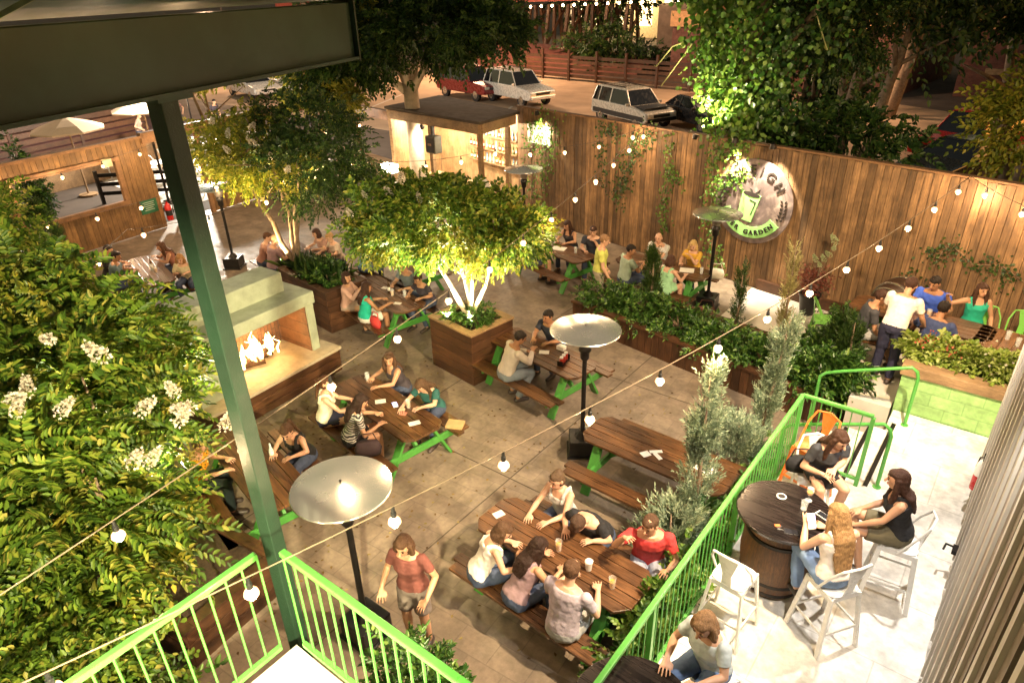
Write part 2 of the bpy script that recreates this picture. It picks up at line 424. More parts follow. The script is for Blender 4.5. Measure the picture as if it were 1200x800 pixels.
def person(label, loc, face, sit=.45, female=True, lean=12, side=0, twist=0, turn=0, nod=15, skin='warm', hair='long', hc=BROWN,
           top=(.5, .5, .5), sleeve='short', bottom=(.05, .07, .13), low='jeans', hl=(-.13, .40, .80), hr=(.13, .42, .80), legs='under',
           stand=False, h=1.0, cat='person', group=None, tail=None, legl=None, legr=None, striped=False, parts=True):
    """face: heading in degrees, 0 looks along +Y, positive turns left; hands are wrist targets in the body's frame (x right, y ahead, z up)"""
    root = thing('person', label, cat, loc, R(face), group)
    k = (.97 if female else 1.04) * h
    hz = (.90 * k if stand else sit + .085)
    hip = V((0, 0, hz)); u = V((math.sin(R(side)), math.sin(R(lean)), math.cos(R(lean)))).normalized()
    tw = Matrix.Rotation(R(twist), 3, 'Z')
    f0 = V((0, 1, 0)); X = tw @ V((1, 0, 0)); X = (X - u * X.dot(u)).normalized(); Y = u.cross(X).normalized()
    def T(t, bend=0): return hip + u * t * k + Y * bend
    def ring(t, rx, ry, off=0, infl=0):
        q = min(1, max(0, t / .3)); Xi = (V((1, 0, 0)).lerp(X, q)).normalized()
        Yi = u.cross(Xi).normalized()
        return (T(t) + Yi * off, Xi * (rx * k + infl), Yi * (ry * k + infl))
    if female: prof = [(-.09, .10, .08, 0), (-.03, .165, .115, 0), (.04, .17, .12, -.005), (.17, .128, .093, 0), (.27, .14, .10, .008), (.34, .152, .118, .018), (.41, .158, .10, .004), (.465, .135, .08, -.004), (.505, .07, .062, 0)]
    else: prof = [(-.09, .10, .08, 0), (-.03, .16, .115, 0), (.04, .165, .12, 0), (.17, .152, .108, 0), (.28, .165, .112, .003), (.36, .182, .118, .008), (.42, .185, .108, 0), (.475, .155, .085, -.004), (.51, .08, .07, 0)]
    sw = .158 if female else .19
    sh = [T(.445) + X * (sg * sw * k) for sg in (-1, 1)]
    # arms
    A = .275 * k; B = .245 * k
    arms = []
    for i, tgt in enumerate((hl, hr)):
        S = sh[i]; W = V(tgt)
        d = W - S; L = d.length
        if L > (A + B) * .985: W = S + d.normalized() * (A + B) * .985; d = W - S; L = d.length
        if L < .12: W = S + d.normalized() * .12; d = W - S; L = .12
        a = (A * A - B * B + L * L) / (2 * L); hh = math.sqrt(max(A * A - a * a, 0))
        pole = V(((-1 if i == 0 else 1) * .55, -.35, -1)); dn = d.normalized(); pole = (pole - dn * pole.dot(dn)).normalized()
        E = S + dn * a + pole * hh
        if not stand and W.z > .72 and E.z < sit + .33 and abs(E.y) > .2: E.z = sit + .34
        arms.append((S, E, W))
    b = MB()
    b.loft([ring(t, rx, ry, o) for t, rx, ry, o in prof], n=16)
    neck = T(.53); 
    hd = Matrix.Rotation(R(twist * .8 + turn), 3, 'Z')
    hf = (hd @ V((0, math.cos(R(nod)), -math.sin(R(nod))))).normalized()
    hx = (hd @ V((1, 0, 0))).normalized(); hu = hx.cross(hf).normalized()
    HM = Matrix((hx, hf, hu)).transposed()
    hc0 = T(.55) + hu * .105 * k + hf * .022
    kk = 1.0 if female else 1.06
    b.tube([T(.47), T(.53), hc0 - hu * .04 - hf * .012], [.058 * k, .05 * k, .052 * k], 12, rnd_ends=True)
    b.ell(hc0 + hu * .018, (.073 * kk, .09 * kk, .095 * kk), n=14, m=10, rot=HM)
    b.ell(hc0 - hu * .045 + hf * .022, (.054 * kk, .06 * kk, .066 * kk), n=12, m=8, rot=HM)
    b.tube([hc0 + hf * .082 * kk + hu * .012, hc0 + hf * .106 * kk - hu * .022], [.009, .015], 6, rnd_ends=True)
    for sg in (-1, 1): b.ell(hc0 + hx * sg * .075 * kk - hf * .008, (.012, .02, .032), n=8, m=6, rot=HM)
    for i, (S, E, W) in enumerate(arms):
        g = 1 if not female else .86
        b.tube([S, S.lerp(E, .35), E], [.056 * g, .05 * g, .038 * g], 10, rnd_ends=True)
        b.tube([E, E.lerp(W, .3), W], [.038 * g, .042 * g, .026 * g], 10, rnd_ends=True)
        sg = -1 if i == 0 else 1
        fd = (W - E).normalized(); ref = V((-sg, .25, 0)) if abs(fd.z) < .8 else V((-sg, 0, 0))
        hd_ = (fd * .75 + V((-sg * .35, .35, -.12 if W.z > .7 else -.3))).normalized()
        pn = V((0, 0, -1)); pn = (pn - hd_ * pn.dot(hd_)).normalized(); ps = hd_.cross(pn).normalized()
        b.loft([(W - hd_ * .01, ps * .024, pn * .02), (W + hd_ * .03, ps * .034, pn * .018), (W + hd_ * .072, ps * .044, pn * .015), (W + hd_ * .082, ps * .042, pn * .011)], n=10)
        for q, (o, l) in enumerate(((-.037, .058), (-.0125, .072), (.0125, .067), (.037, .052))):
            s0 = W + hd_ * .07 + ps * o; d1 = (hd_ + ps * o * 3.5).normalized()
            m1 = s0 + d1 * (l * .55) + pn * .004; m2 = m1 + (d1 + pn * .75).normalized() * (l * .55)
            b.tube([s0, m1, m2], [.0085, .0078, .007], 6, rnd_ends=True)
        th = ps if (ps.x * sg < 0) else -ps
        t0 = W + hd_ * .02 + th * .02; t1 = t0 + (th * .8 + hd_ * .7).normalized() * .04; t2 = t1 + (hd_ + pn * .4).normalized() * .03
        b.tube([t0, t1, t2], [.013, .011, .009], 6, rnd_ends=True)
    # legs
    legp = []
    for i, sg in enumerate((-1, 1)):
        H = hip + V((sg * .085 * k, 0, -.01)); cus = (legl, legr)[i]
        if stand: K = H + V((sg * .02, .03, -.42 * k)); F = V((K.x + sg * .01, K.y - .04, .09))
        elif cus: K = V(cus[0]); F = V(cus[1])
        elif legs == 'under': K = H + V((sg * .05, .41 * k, .03)); F = V((K.x, K.y - .06 + .05 * sg, .09))
        elif legs == 'back': K = H + V((sg * .05, .40 * k, .0)); F = V((K.x, K.y - .25, .10))
        else: K = H + V((sg * .05, .42 * k, .05)); F = V((K.x, K.y + .12, .09))
        if not stand and not cus and sit > .6: F.z = sit - .36
        legp.append((H, K, F))
        b.tube([H, H.lerp(K, .4), K], [.088 * k, .078 * k, .055 * k], 12, rnd_ends=True)
        b.tube([K, K.lerp(F, .3), F], [.053 * k, .055 * k, .036 * k], 12, rnd_ends=True)
        b.tube([F + V((0, -.03, -.045)), F + V((0, .07, -.05)), F + V((0, .16, -.062))], [.035, .037, .026], 8, rnd_ends=True)
    body = remesh(b.build('body', SKIN[skin], root), .0066)
    # face
    for sg in ((-1, 1) if parts else ()):
        e = MB(); e.ell(hc0 + hf * .083 * kk + hx * sg * .031 + hu * .012, (.012, .006, .0065), n=8, m=5, rot=HM); e.build('eye', M_eye, root)
        e = MB(); e.bar(hc0 + hf * .088 * kk + hx * sg * .018 + hu * .032, hc0 + hf * .079 * kk + hx * sg * .046 + hu * .033, .008, .006); e.build('eyebrow', hairm(hc), root)
    if parts:
        MB().ell(hc0 + hf * .083 * kk - hu * .052, (.021, .007, .007), n=8, m=5, rot=HM).build('mouth', M_lip, root)
    # upper clothing
    inf = .014; c = MB()
    if sleeve in ('none', 'tank'):
        lim = .44 if sleeve == 'none' else .40
        c.loft([ring(t, rx, ry, o, inf) for t, rx, ry, o in prof if t <= lim and t > -.07], n=16)
        for sg in (-1, 1):
            w = .085 if sleeve == 'none' else .075
            c.tube([T(.37) + X * sg * w + Y * .11 * k, T(.46) + X * sg * w * 1.1 + Y * .055, T(.495) + X * sg * w * 1.1, T(.45) + X * sg * w - Y * .08, T(.35) + X * sg * w - Y * .09 * k],
                   (.03 if sleeve == 'none' else .014), 8, flat=.6, rnd_ends=True)
    else:
        c.loft([ring(t, rx, ry, o, inf) for t, rx, ry, o in prof if t > -.07 and t < .5], n=16)
        q = dict(short=.62, long=1)[sleeve]
        for i, (S, E, W) in enumerate(arms):
            g = 1 if not female else .88
            c.tube([S, S.lerp(E, q * .5), S.lerp(E, q)], [.068 * g, .064 * g, (.062 if q < 1 else .05) * g], 10)
            c.ell(S, (.068 * g,) * 3)
            if sleeve == 'long': c.tube([E, E.lerp(W, .5), E.lerp(W, .93)], [.051 * g, .048 * g, .036 * g], 10); c.ell(E, (.051 * g,) * 3)
    tm = stripes() if striped else cloth(top)
    ruffle(remesh(c.build('shirt' if low != 'dress' else 'dress_top', tm, root), .012), TX, .022)
    # lower clothing
    p = MB()
    p.loft([ring(t, rx + .002, ry + .002, o, inf) for t, rx, ry, o in prof if t < .1], n=16)
    lowm = cloth(bottom) if low != 'dress' else tm
    if low in ('jeans', 'shorts'):
        for H, K, F in legp:
            if low == 'jeans':
                p.tube([H, H.lerp(K, .4), K], [.104 * k, .092 * k, .07 * k], 12, rnd_ends=True); p.tube([K, K.lerp(F, .45), K.lerp(F, .96)], [.07 * k, .066 * k, .056 * k], 12)
            else: p.tube([H, H.lerp(K, .4), H.lerp(K, .78)], [.104 * k, .098 * k, .09 * k], 12)
    else:
        if stand: p.loft([(hip, V((.18, 0, 0)), V((0, .14, 0))), (hip - V((0, 0, .45)), V((.24, 0, 0)), V((0, .19, 0)))], n=14)
        else:
            K0 = (legp[0][1] + legp[1][1]) / 2
            p.loft([(hip - V((0, .08, 0)), V((.17 * k, 0, 0)), V((0, 0, .10))), (hip.lerp(K0, .35), V((.185, 0, 0)), V((0, 0, .105))), (hip.lerp(K0, .72), V((.18, 0, 0)), V((0, 0, .088)))], n=14)
    ruffle(remesh(p.build({'jeans': 'trousers', 'shorts': 'shorts'}.get(low, 'skirt'), lowm, root), .013), TX, .02)
    if parts:
        for H, K, F in legp:
            s = MB(); s.tube([F + V((0, -.035, -.045)), F + V((0, .06, -.05)), F + V((0, .17, -.062))], [.045, .046, .036], 10, rnd_ends=True, flat=.95)
            s.build('shoe', M_shoe, root, True)
    # hair
    if hair != 'bald':
        q = MB(); r = .083 * kk
        q.ell(hc0 + hu * .034 - hf * .02, (.082 * kk, .09 * kk, .092 * kk), n=14, m=10, rot=HM)
        q.ell(hc0 + hu * .066 + hf * .022, (.066 * kk, .066 * kk, .045), n=12, m=8, rot=HM)
        if hair != 'short':
            q.ell(hc0 - hu * .01 - hf * .035, (.085, .075, .10), n=14, m=10, rot=HM)
            bk = -hf * .07; nb = T(.46) - Y * .09
            if hair in ('long', 'verylong'):
                en = T(.30 if hair == 'long' else .12) - Y * .125
                q.loft([(hc0 - hf * .03, hx * .092, hf * .075), (hc0 - hu * .1 - hf * .05, hx * .095, hf * .06), (nb + u * .02, X * .105, Y * .05), (en.lerp(nb, .5), X * .10, Y * .035), (en, X * .07, Y * .02)], n=12)
                for sg in (-1, 1):
                    q.tube([hc0 + hx * sg * .078 + hu * .03, hc0 + hx * sg * .088 - hu * .06 + hf * .01, hc0 + hx * sg * .085 - hu * .15 + hf * .02, T(.38) + X * sg * .085 + Y * .10], [.025, .03, .032, .018], 8, rnd_ends=True)
            elif hair == 'bob':
                q.ell(hc0 - hu * .05 - hf * .03, (.1, .085, .1), n=14, m=10, rot=HM)
                for sg in (-1, 1): q.tube([hc0 + hx * sg * .08 + hu * .03, hc0 + hx * sg * .09 - hu * .07 + hf * .02], [.025, .032], 8, rnd_ends=True)
            elif hair == 'pony':
                q.tube([hc0 + hu * .04 - hf * .09, hc0 + hu * .02 - hf * .15, hc0 - hu * .08 - hf * .15, T(.36) - Y * .14], [.025, .036, .032, .012], 8, rnd_ends=True)
            elif hair == 'bun': q.ell(hc0 + hu * .1 - hf * .05, (.042, .042, .038), n=10, m=8)
        ruffle(remesh(q.build('hair', hairm(hc), root), .010, 1), TX2, .02)
        # keep the face clear of the hair by construction: the cap sits behind the brow
    return root
# ------------------------------------------------------------------ ground and levels
def FY(x): return 13.87 - .177 * x                     # the long board fence
M_pave = brick('stamped_concrete', (.245, .19, .14), (.21, .163, .12), (.18, .14, .105), .46, .31, .008, .62, bs=.2, rot=(0, 0, R(-4)))
M_pave2 = mat('pale_concrete', (.62, .57, .5), .75, 0, .15, 1.6, .2, 30)
M_deck = brick('pale_terrace_slabs', (.78, .75, .70), (.74, .71, .66), (.58, .55, .5), .9, .9, .008, .65, bs=.15)
M_asph = mat('asphalt', (.075, .055, .042), .85, 0, .3, .5, .5, 20)
M_lot = mat('dusty_parking_lot', (.36, .25, .16), .9, 0, .25, .6, .5, 15)
g_ = MB(); g_.span(-300, 200, -60, 400, -.6, -.008)
struct(g_.build('ground', M_asph))
g_ = MB(); g_.prism([(-20.6, -3), (1.2, -3), (1.2, FY(1.2)), (-21.4, FY(-21.4)), (-20.9, 10)], -.3, 0)
struct(g_.build('garden_paving', M_pave))
g_ = MB()
for x in (-9.6, -7.3, -4.9): g_.span(x, x + .018, -1, 12.2, .0, .003)
for y in (3.2, 6.05, 9.35): g_.span(-16, -2.2, y, y + .018, .0, .003)
struct(g_.build('paving_joint', mat('joint', (.09, .07, .05), .9)))
g_ = MB(); g_.prism([(-4.5, 11.65), (1.2, 11.0), (1.2, FY(1.2) - .1), (-4.5, FY(-4.5) - .1)], 0, .03)
struct(g_.build('path', M_pave2))
g_ = MB(); g_.prism([(-1.8, 11.13), (2.4, 11.13), (2.4, FY(2.4) - .13), (-1.8, FY(-1.8) - .13)], .0, .6); g_.span(-1.4, -.83, 10.09, 11.12, 0, .598)
struct(g_.build('raised_terrace', M_pave2))
g_ = MB(); g_.prism([(-60, 24), (-3, 22.5), (6, 36), (-8, 42.5), (-75, 48)], -.3, .004)
struct(g_.build('parking_lot', M_lot))
g_ = MB()
for a, b in (((-5.8, 32.2), (-3.2, 30.4)), ((-5.4, 29.6), (-3.0, 28.4)), ((-5.6, 27.2), (-3.4, 26.2))): g_.bar((*a, .008), (*b, .008), .5, .004)
for i in range(5): g_.bar((-40 + i * 4.4, 27, .008), (-42 + i * 4.4, 31.5, .008), .14, .004)
struct(g_.build('road_marking', mat('road_paint', (.5, .45, .38), .8)))
# terrace with the stair cut out of its left edge
g_ = MB(); g_.span(-1.66, .5, 1.75, 7.98, 0, .6); g_.span(-.7, .5, 7.98, 9.72, 0, .6); g_.span(-.78, .5, 9.72, 10.08, 0, .6)
struct(g_.build('terrace', M_deck))
t = thing('steps', 'short flight of three pale concrete steps with dark nosings between green handrails', 'steps', (-.7, 8.85, 0))
for i in range(3):
    x0 = -.3 * (i + 1); z = .6 - .15 * (i + 1)
    MB().span(x0, x0 + .3, -.86, .86, 0, z).build('tread', M_deck, t, bevel=.01)
    MB().span(x0 - .006, x0 + .05, -.84, .84, z + .001, z + .006).build('nosing', M_iron, t)
MB().span(-.02, .035, -.84, .84, .601, .607).build('nosing', M_iron, t)

# ------------------------------------------------------------------ railings
def rail(name, label, pts, r, base, loc=(0, 0, 0), balus=None, mid=None):
    """pts: list of top-rail polylines in world coordinates"""
    t = thing(name, label, 'railing', loc); L = V(loc)
    q = MB(); q.tube([V(p) - L for p in pts], r, 8)
    q.build('top_rail', M_rail, t, 'auto')
    return t
t = thing('terrace_railing', 'long green railing with thin balusters along the left edge of the bright terrace', 'railing', (-1.62, 7.9, .6))
q = MB(); q.bar((0, .06, 1.05), (0, -6.1, 1.05), .05, .045); q.bar((0, .06, 1.05), (.83, .06, 1.05), .05, .045); q.build('top_rail', M_rail, t, bevel=.008)
q = MB(); q.bar((0, .06, .1), (0, -6.1, .1), .035, .035); q.bar((0, .06, .1), (.83, .06, .1), .035, .035); q.build('bottom_rail', M_rail, t)
for p in ((0, .06), (.83, .06), (0, -2), (0, -4), (0, -6.1)): MB().span(p[0] - .024, p[0] + .024, p[1] - .024, p[1] + .024, 0, 1.03).build('post', M_rail, t)
q = MB()
for i in range(1, 56):
    y = .06 - i * .11
    if abs(y + 2) > .04 and abs(y + 4) > .04: q.tube([(0, y, .11), (0, y, 1.03)], .0075, 5)
for i in range(1, 7): q.tube([(i * .118, .06, .11), (i * .118, .06, 1.03)], .0075, 5)
tag(q.build('baluster', M_rail, t))
def handrail(label, y):
    t = thing('handrail', label, 'handrail', (-.6, y, .6))
    q = MB(); q.tube([(.03, 0, 0), (.03, 0, .78), (.0, 0, .87), (-.07, 0, .92), (-.9, 0, .58), (-1.12, 0, .48), (-1.2, 0, .40), (-1.2, 0, -.6)], .024, 10)
    q.build('tube', M_rail, t, 'auto')
    q = MB()
    for x, z in ((.03, 0), (-1.2, -.6)): q.lathe((x, 0, z), [(.05, 0), (.05, .012), (.026, .014)], 12)
    q.build('foot_plate', M_rail, t)
handrail('bent green tube handrail of the steps, on the side of the green block wall', 9.74)
handrail('bent green tube handrail of the steps, right beside the orange chair railing', 8.08)

# stair landing below the balcony
t = thing('landing', 'pale stair landing deck below the dark green post', 'landing', (-3.5, 1.7, 0))
MB().span(0, 1.6, -6, .0, 1.82, 1.98).build('deck', M_deck, t); MB().span(.02, 1.62, -6.02, .0, 1.6, 1.815).build('joist', M_darkgreen, t)
for x, y in ((.15, -.15), (1.45, -.15), (.15, -3), (1.45, -3)): MB().span(x - .06, x + .06, y - .06, y + .06, 0, 1.6).build('post', M_darkgreen, t)
t = thing('stair_railing', 'green railing with upright balusters turning the corner at the dark green post', 'railing', (-3.5, 1.7, 1.98))
q = MB(); q.bar((.12, 0, 1.02), (2.0, 0, 1.02), .05, .045); q.bar((0, -.12, 1.02), (0, -5, 1.02), .05, .045); q.build('top_rail', M_rail, t, bevel=.008)
q = MB(); q.bar((0.12, 0, .1), (2.0, 0, .1), .035, .035); q.bar((0, -.12, .1), (0, -5, .1), .035, .035); q.build('bottom_rail', M_rail, t)
q = MB()
for i in range(1, 17): q.tube([(.12 * i, 0, .1), (.12 * i, 0, 1)], .009, 5)
for i in range(1, 40): q.tube([(0, -.12 * i, .1), (0, -.12 * i, 1)], .009, 5)
q.build('baluster', M_rail, t)
for p in ((2.0, 0), (0, -2.4)): MB().span(p[0] - .024, p[0] + .024, p[1] - .024, p[1] + .024, 0, 1.0).build('post', M_rail, t)

# ------------------------------------------------------------------ balcony roof, its beam and its post
t = thing('steel_post', 'tall square green steel post standing in front of the whole garden', 'post', (-3.72, 1.83, 0), R(12))
MB().span(-.056, .056, -.056, .056, 0, 5.9).build('shaft', M_postgreen, t, bevel=.006)
MB().span(-.14, .14, -.14, .14, 0, .02).build('base_plate', M_iron, t)
MB().span(-.11, .11, -.11, .11, 5.88, 5.905).build('cap_plate', M_darkgreen, t)
bd = V((-.279, .96, 0)).normalized(); bn = V((.96, .279, 0)).normalized(); B1 = V((-4.17, 3.48, 5.92)); B0 = B1 - bd * 6
t = thing('balcony_roof', 'dark green roof edge with a deep steel fascia beam overhead', 'roof', (B1.x, B1.y, 5.9))
o3 = V((B1.x, B1.y, 5.9))
q = MB(); q.bar(V((0, 0, .19)), V((0, 0, .19)) - bd * 6, .10, .36); q.build('fascia_beam', M_darkgreen, t, bevel=.006)
q = MB(); q.bar(V((0, 0, .012)) - bn * .0, V((0, 0, .012)) - bd * 6, .17, .02); q.build('bottom_flange', M_darkgreen, t)
q = MB(); q.bar(V((0, 0, .19)) + bd * .003, V((0, 0, .19)) + bd * .02, .17, .40); q.build('end_plate', M_postgreen, t)
q = MB(); e1 = bn * 4.2 + V((0, 0, 1.15)); a = V((0, 0, .385)) + bd * .06 - bn * .1
q.add([a, a - bd * 6.2, a - bd * 6.2 + e1, a + e1] + [p + V((0, 0, .09)) for p in (a, a - bd * 6.2, a - bd * 6.2 + e1, a + e1)], [(0, 1, 2, 3), (7, 6, 5, 4), (0, 4, 5, 1), (1, 5, 6, 2), (2, 6, 7, 3), (3, 7, 4, 0)])
q.build('roof_deck', M_darkgreen, t)
q = MB()
for i in (5, 8):
    s = a - bd * (.45 * i + .3) - V((0, 0, .012)); q.bar(s + bn * .05, s + e1 * .98, .008, .02)
q.build('seam', mat('seam_paint', (.2, .22, .12), .5), t)
q = MB(); q.bar(a + bd * .015 + V((0, 0, .03)), a + e1 + bd * .015 + V((0, 0, .03)), .02, .14); q.build('edge_trim', mat('trim_paint', (.3, .36, .24), .5), t)

# ------------------------------------------------------------------ building on the right
M_ribs = mat('ribbed_panel', (.46, .40, .33), .45, .2, .1, 5)
t = thing('building', 'pub building with a pale ribbed metal wall beside the bright terrace', 'building', (.5, -6, 0))
MB().span(0, 4, 0, 16.6, 0, 3.9).build('wall', mat('render_wall', (.6, .56, .48), .8, 0, .1, 3), t)
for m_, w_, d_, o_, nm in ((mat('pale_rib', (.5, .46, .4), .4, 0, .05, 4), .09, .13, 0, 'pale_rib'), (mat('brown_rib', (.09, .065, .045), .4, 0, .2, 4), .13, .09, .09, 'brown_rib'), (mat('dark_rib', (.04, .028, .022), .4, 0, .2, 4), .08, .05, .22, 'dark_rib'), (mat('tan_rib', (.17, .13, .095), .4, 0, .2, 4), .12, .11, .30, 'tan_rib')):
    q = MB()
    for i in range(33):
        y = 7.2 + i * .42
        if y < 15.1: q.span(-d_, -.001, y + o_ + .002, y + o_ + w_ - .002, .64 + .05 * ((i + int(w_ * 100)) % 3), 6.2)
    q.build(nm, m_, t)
MB().span(-.09, .0, 15.3, 15.5, .6, 3.88).build('corner_trim', M_white, t)
MB().span(-.2, 4, 0, 16.6, 6.302, 6.4).build('roof', M_darkgreen, t)
MB().span(.02, 4, 0, 16.6, 4.0, 6.3).build('upper_wall', mat('upper_render', (.35, .36, .28), .8, 0, .1, 3), t)
M_win = emit('lit_window', (1, .8, .55), 7, True)
for i in range(0):
    w = MB().span(-.02, .018, .6 + i * 2.3, 2.1 + i * 2.3, 4.5, 5.9).build('window', M_white, t)
    MB().span(-.028, -.022, .68 + i * 2.3, 2.02 + i * 2.3, 4.58, 5.82).build('pane', M_win, w)
t = thing('fire_extinguisher', 'small red and white extinguisher hanging on the ribbed wall of the terrace', 'extinguisher', (.38, 8.15, 1.0))
MB().lathe((0, 0, 0), [(.001, 0), (.05, .0), (.055, .02), (.055, .2)], 14).build('red_tank', mat('red_enamel', (.55, .02, .02), .3), t, 'auto')
MB().lathe((0, 0, 0), [(.056, .2), (.056, .34), (.04, .39), (.015, .41), (.015, .44)], 14).build('white_label', M_white, t, 'auto')
q = MB(); q.box((0, 0, .45), (.03, .13, .03)); q.tube([(0, .03, .43), (-.04, .09, .38), (-.05, .08, .25)], .009, 6); q.build('valve', M_iron, t)
t = thing('door_latch', 'small dark metal latch at the foot of the ribbed wall', 'latch', (.36, 7.0, .95))
q = MB(); q.box((0, 0, 0), (.05, .12, .05)); q.tube([(-.02, .04, 0), (-.09, .02, .02), (-.1, -.06, 0)], .012, 6); q.build('hook', M_iron, t)

# ------------------------------------------------------------------ green block wall with flower bed
M_block = brick('green_block', (.33, .55, .2), (.30, .52, .18), (.24, .43, .15), .42, .2, .008, .6, rot=(R(90), 0, 0), bs=.5)
t = thing('block_wall_planter', 'low green painted block wall with a timber cap, full of flowers', 'planter', (-.8, 10.1, 0))
MB().span(0, 1.28, 0, .16, .3, 1.2).build('front_wall', M_block, t)
MB().span(0, .16, .163, 1.0, 0, 1.2).build('side_wall', brick('green_block_side', (.33, .55, .2), (.30, .52, .18), (.24, .43, .15), .42, .2, .008, .6, rot=(R(90), 0, R(90)), bs=.5), t)
MB().span(.17, 1.28, .9, 1.0, 0, 1.2).build('back_wall', M_block, t)
MB().span(-.03, 1.3, -.04, .2, 1.203, 1.36).build('timber_cap', M_trim, t, bevel=.01)
MB().span(.17, 1.28, .165, .89, 0, 1.15).build('soil', M_soil, t)

# ------------------------------------------------------------------ long timber planter
PL = [(-6.9, 10.78), (-1.75, 9.95)]
pd = (V((*PL[1], 0)) - V((*PL[0], 0))); pl = pd.length; pa = math.atan2(pd.y, pd.x)
t = thing('long_planter', 'long low dark timber planter full of leafy shrubs in the middle of the garden', 'planter', (*PL[0], 0), pa)
q = MB(); n = 34
for i in range(n): q.span(pl * i / n + .004, pl * (i + 1) / n - .004, 0, .035, .0, .47)
q.build('front_boards', wood('upright_dark_boards', (.035, .013, .006), (.13, .055, .022), 2, .5, .4), t)
q = MB(); q.span(-.02, pl + .02, -.03, .13, .475, .52); q.span(-.02, pl + .02, 1.32, 1.45, .475, .52); q.span(-.02, .12, .135, 1.315, .475, .52); q.span(pl - .12, pl + .02, .135, 1.315, .475, .52)
q.build('cap_board', M_planter, t)
q = MB(); q.span(0, .035, .04, 1.4, 0, .47); q.span(pl - .035, pl, .04, 1.4, 0, .47); q.span(.04, pl - .04, 1.39, 1.42, 0, .47); q.build('side_boards', M_plantery, t)
MB().span(.04, pl - .04, .04, 1.385, 0, .42).build('soil', M_soil, t)

def box_planter(label, loc, w, d, h, rz, soil=True):
    t = thing('timber_planter', label, 'planter', loc, rz)
    q = MB(); nb = int(h / .14)
    for i in range(nb):
        z0 = h * i / nb + .004; z1 = h * (i + 1) / nb - .004
        q.span(-w / 2, w / 2, -d / 2, -d / 2 + .035, z0, z1)
    q.build('side_boards', M_planter, t, bevel=.004)
    q = MB()
    for i in range(nb): q.span(-w / 2, w / 2, d / 2 - .035, d / 2, h * i / nb + .004, h * (i + 1) / nb - .004)
    q.build('side_boards', M_planter, t, bevel=.004)
    for xa in (-w / 2, w / 2 - .035):
        q = MB()
        for i in range(nb): q.span(xa, xa + .035, -d / 2 + .036, d / 2 - .036, h * i / nb + .004, h * (i + 1) / nb - .004)
        q.build('side_boards', M_plantery, t, bevel=.004)
    q = MB(); b = .13
    q.span(-w / 2 - .02, w / 2 + .02, -d / 2 - .02, -d / 2 + b, h, h + .04); q.span(-w / 2 - .02, w / 2 + .02, d / 2 - b, d / 2 + .02, h, h + .04)
    q.span(-w / 2 - .02, -w / 2 + b, -d / 2 + b + .002, d / 2 - b - .002, h, h + .04); q.span(w / 2 - b, w / 2 + .02, -d / 2 + b + .002, d / 2 - b - .002, h, h + .04)
    q.build('cap_board', M_trim if h > .95 else M_planter, t, bevel=.004)
    MB().span(-w / 2 + .04, w / 2 - .04, -d / 2 + .04, d / 2 - .04, 0, h - .05).build('soil', M_soil, t)
    return t
box_planter('large square timber planter holding the floodlit tree in the middle', (-7.45, 8.25, 0), 1.15, 1.0, .98, R(-8))
box_planter('tall dark timber planter with a spiky plant behind the fireplace', (-11.6, 8.15, 0), 2.0, .95, .88, R(-8))
box_planter('wide timber planter under the leafy tree at lower left', (-6.85, 2.15, 0), 2.2, 1.3, .5, R(6))

# ------------------------------------------------------------------ fireplace
M_stucco = mat('green_stucco', (.34, .38, .28), .8, 0, .22, 3.5, .3, 18)
t = thing('fireplace', 'pale green stucco outdoor fireplace with a burning fire on a timber faced hearth', 'fireplace', (-9.9, 5.5, 0), R(3))
q = MB(); q.prism([(-1.0, -1.5), (.6, -1.5), (.6, 1.15), (-1.0, 1.1)], 0, .44); q.build('hearth_boards', M_plantery, t)
q = MB()
for i in range(3): q.bar((.615, -1.5, .08 + i * .145), (.615, 1.16, .08 + i * .145), .03, .135); q.bar((.6, 1.17, .08 + i * .145), (-1.0, 1.12, .08 + i * .145), .03, .135)
q.build('hearth_cladding', M_plantery, t, bevel=.005)
q = MB(); q.prism([(-1.05, -1.55), (.66, -1.55), (.66, 1.2), (-1.05, 1.15)], .443, .5); q.build('hearth_slab', mat('buff_stone', (.42, .35, .25), .75, 0, .2, 6, .2), t, bevel=.01)
q = MB(); q.span(-.7, .36, -1.45, -1.05, .5, 1.39); q.span(-.7, .36, .8, .96, .5, 1.39); q.span(-.7, -.5, -1.05, .8, .5, 1.39)
q.build('firebox', M_stucco, t)
MB().span(-.75, .39, -1.5, 1.0, 1.392, 1.62).build('mantle', M_stucco, t, bevel=.02)
MB().span(-.6, -.03, -1.2, .72, 1.622, 1.98).build('chimney', M_stucco, t, bevel=.02)
fb = brick('firebrick', (.2, .1, .055), (.14, .07, .04), (.08, .05, .035), .23, .075, .008, rot=(0, R(90), 0))
q = MB(); q.span(-.497, -.48, -1.04, .79, .505, 1.385); q.span(-.475, .34, -1.045, -1.03, .505, 1.385); q.span(-.475, .34, .78, .795, .505, 1.385); q.build('brick_lining', fb, t)
q = MB()
for i in range(5): q.tube([(-.3 + .1 * (i % 3), -.65 + .1 * i, .56 + .06 * (i % 2)), (.05 - .05 * i, .0 + .09 * i, .58 + .07 * (i % 3))], .05, 8)
q.build('log', mat('charred_log', (.05, .025, .012), .9, 0, .5, 9, .8), t)
M_fire = hot('flame', (1, .6, .2), (1, .25, .03), 9, .3, True)
q = MB(); rf = random.Random(4)
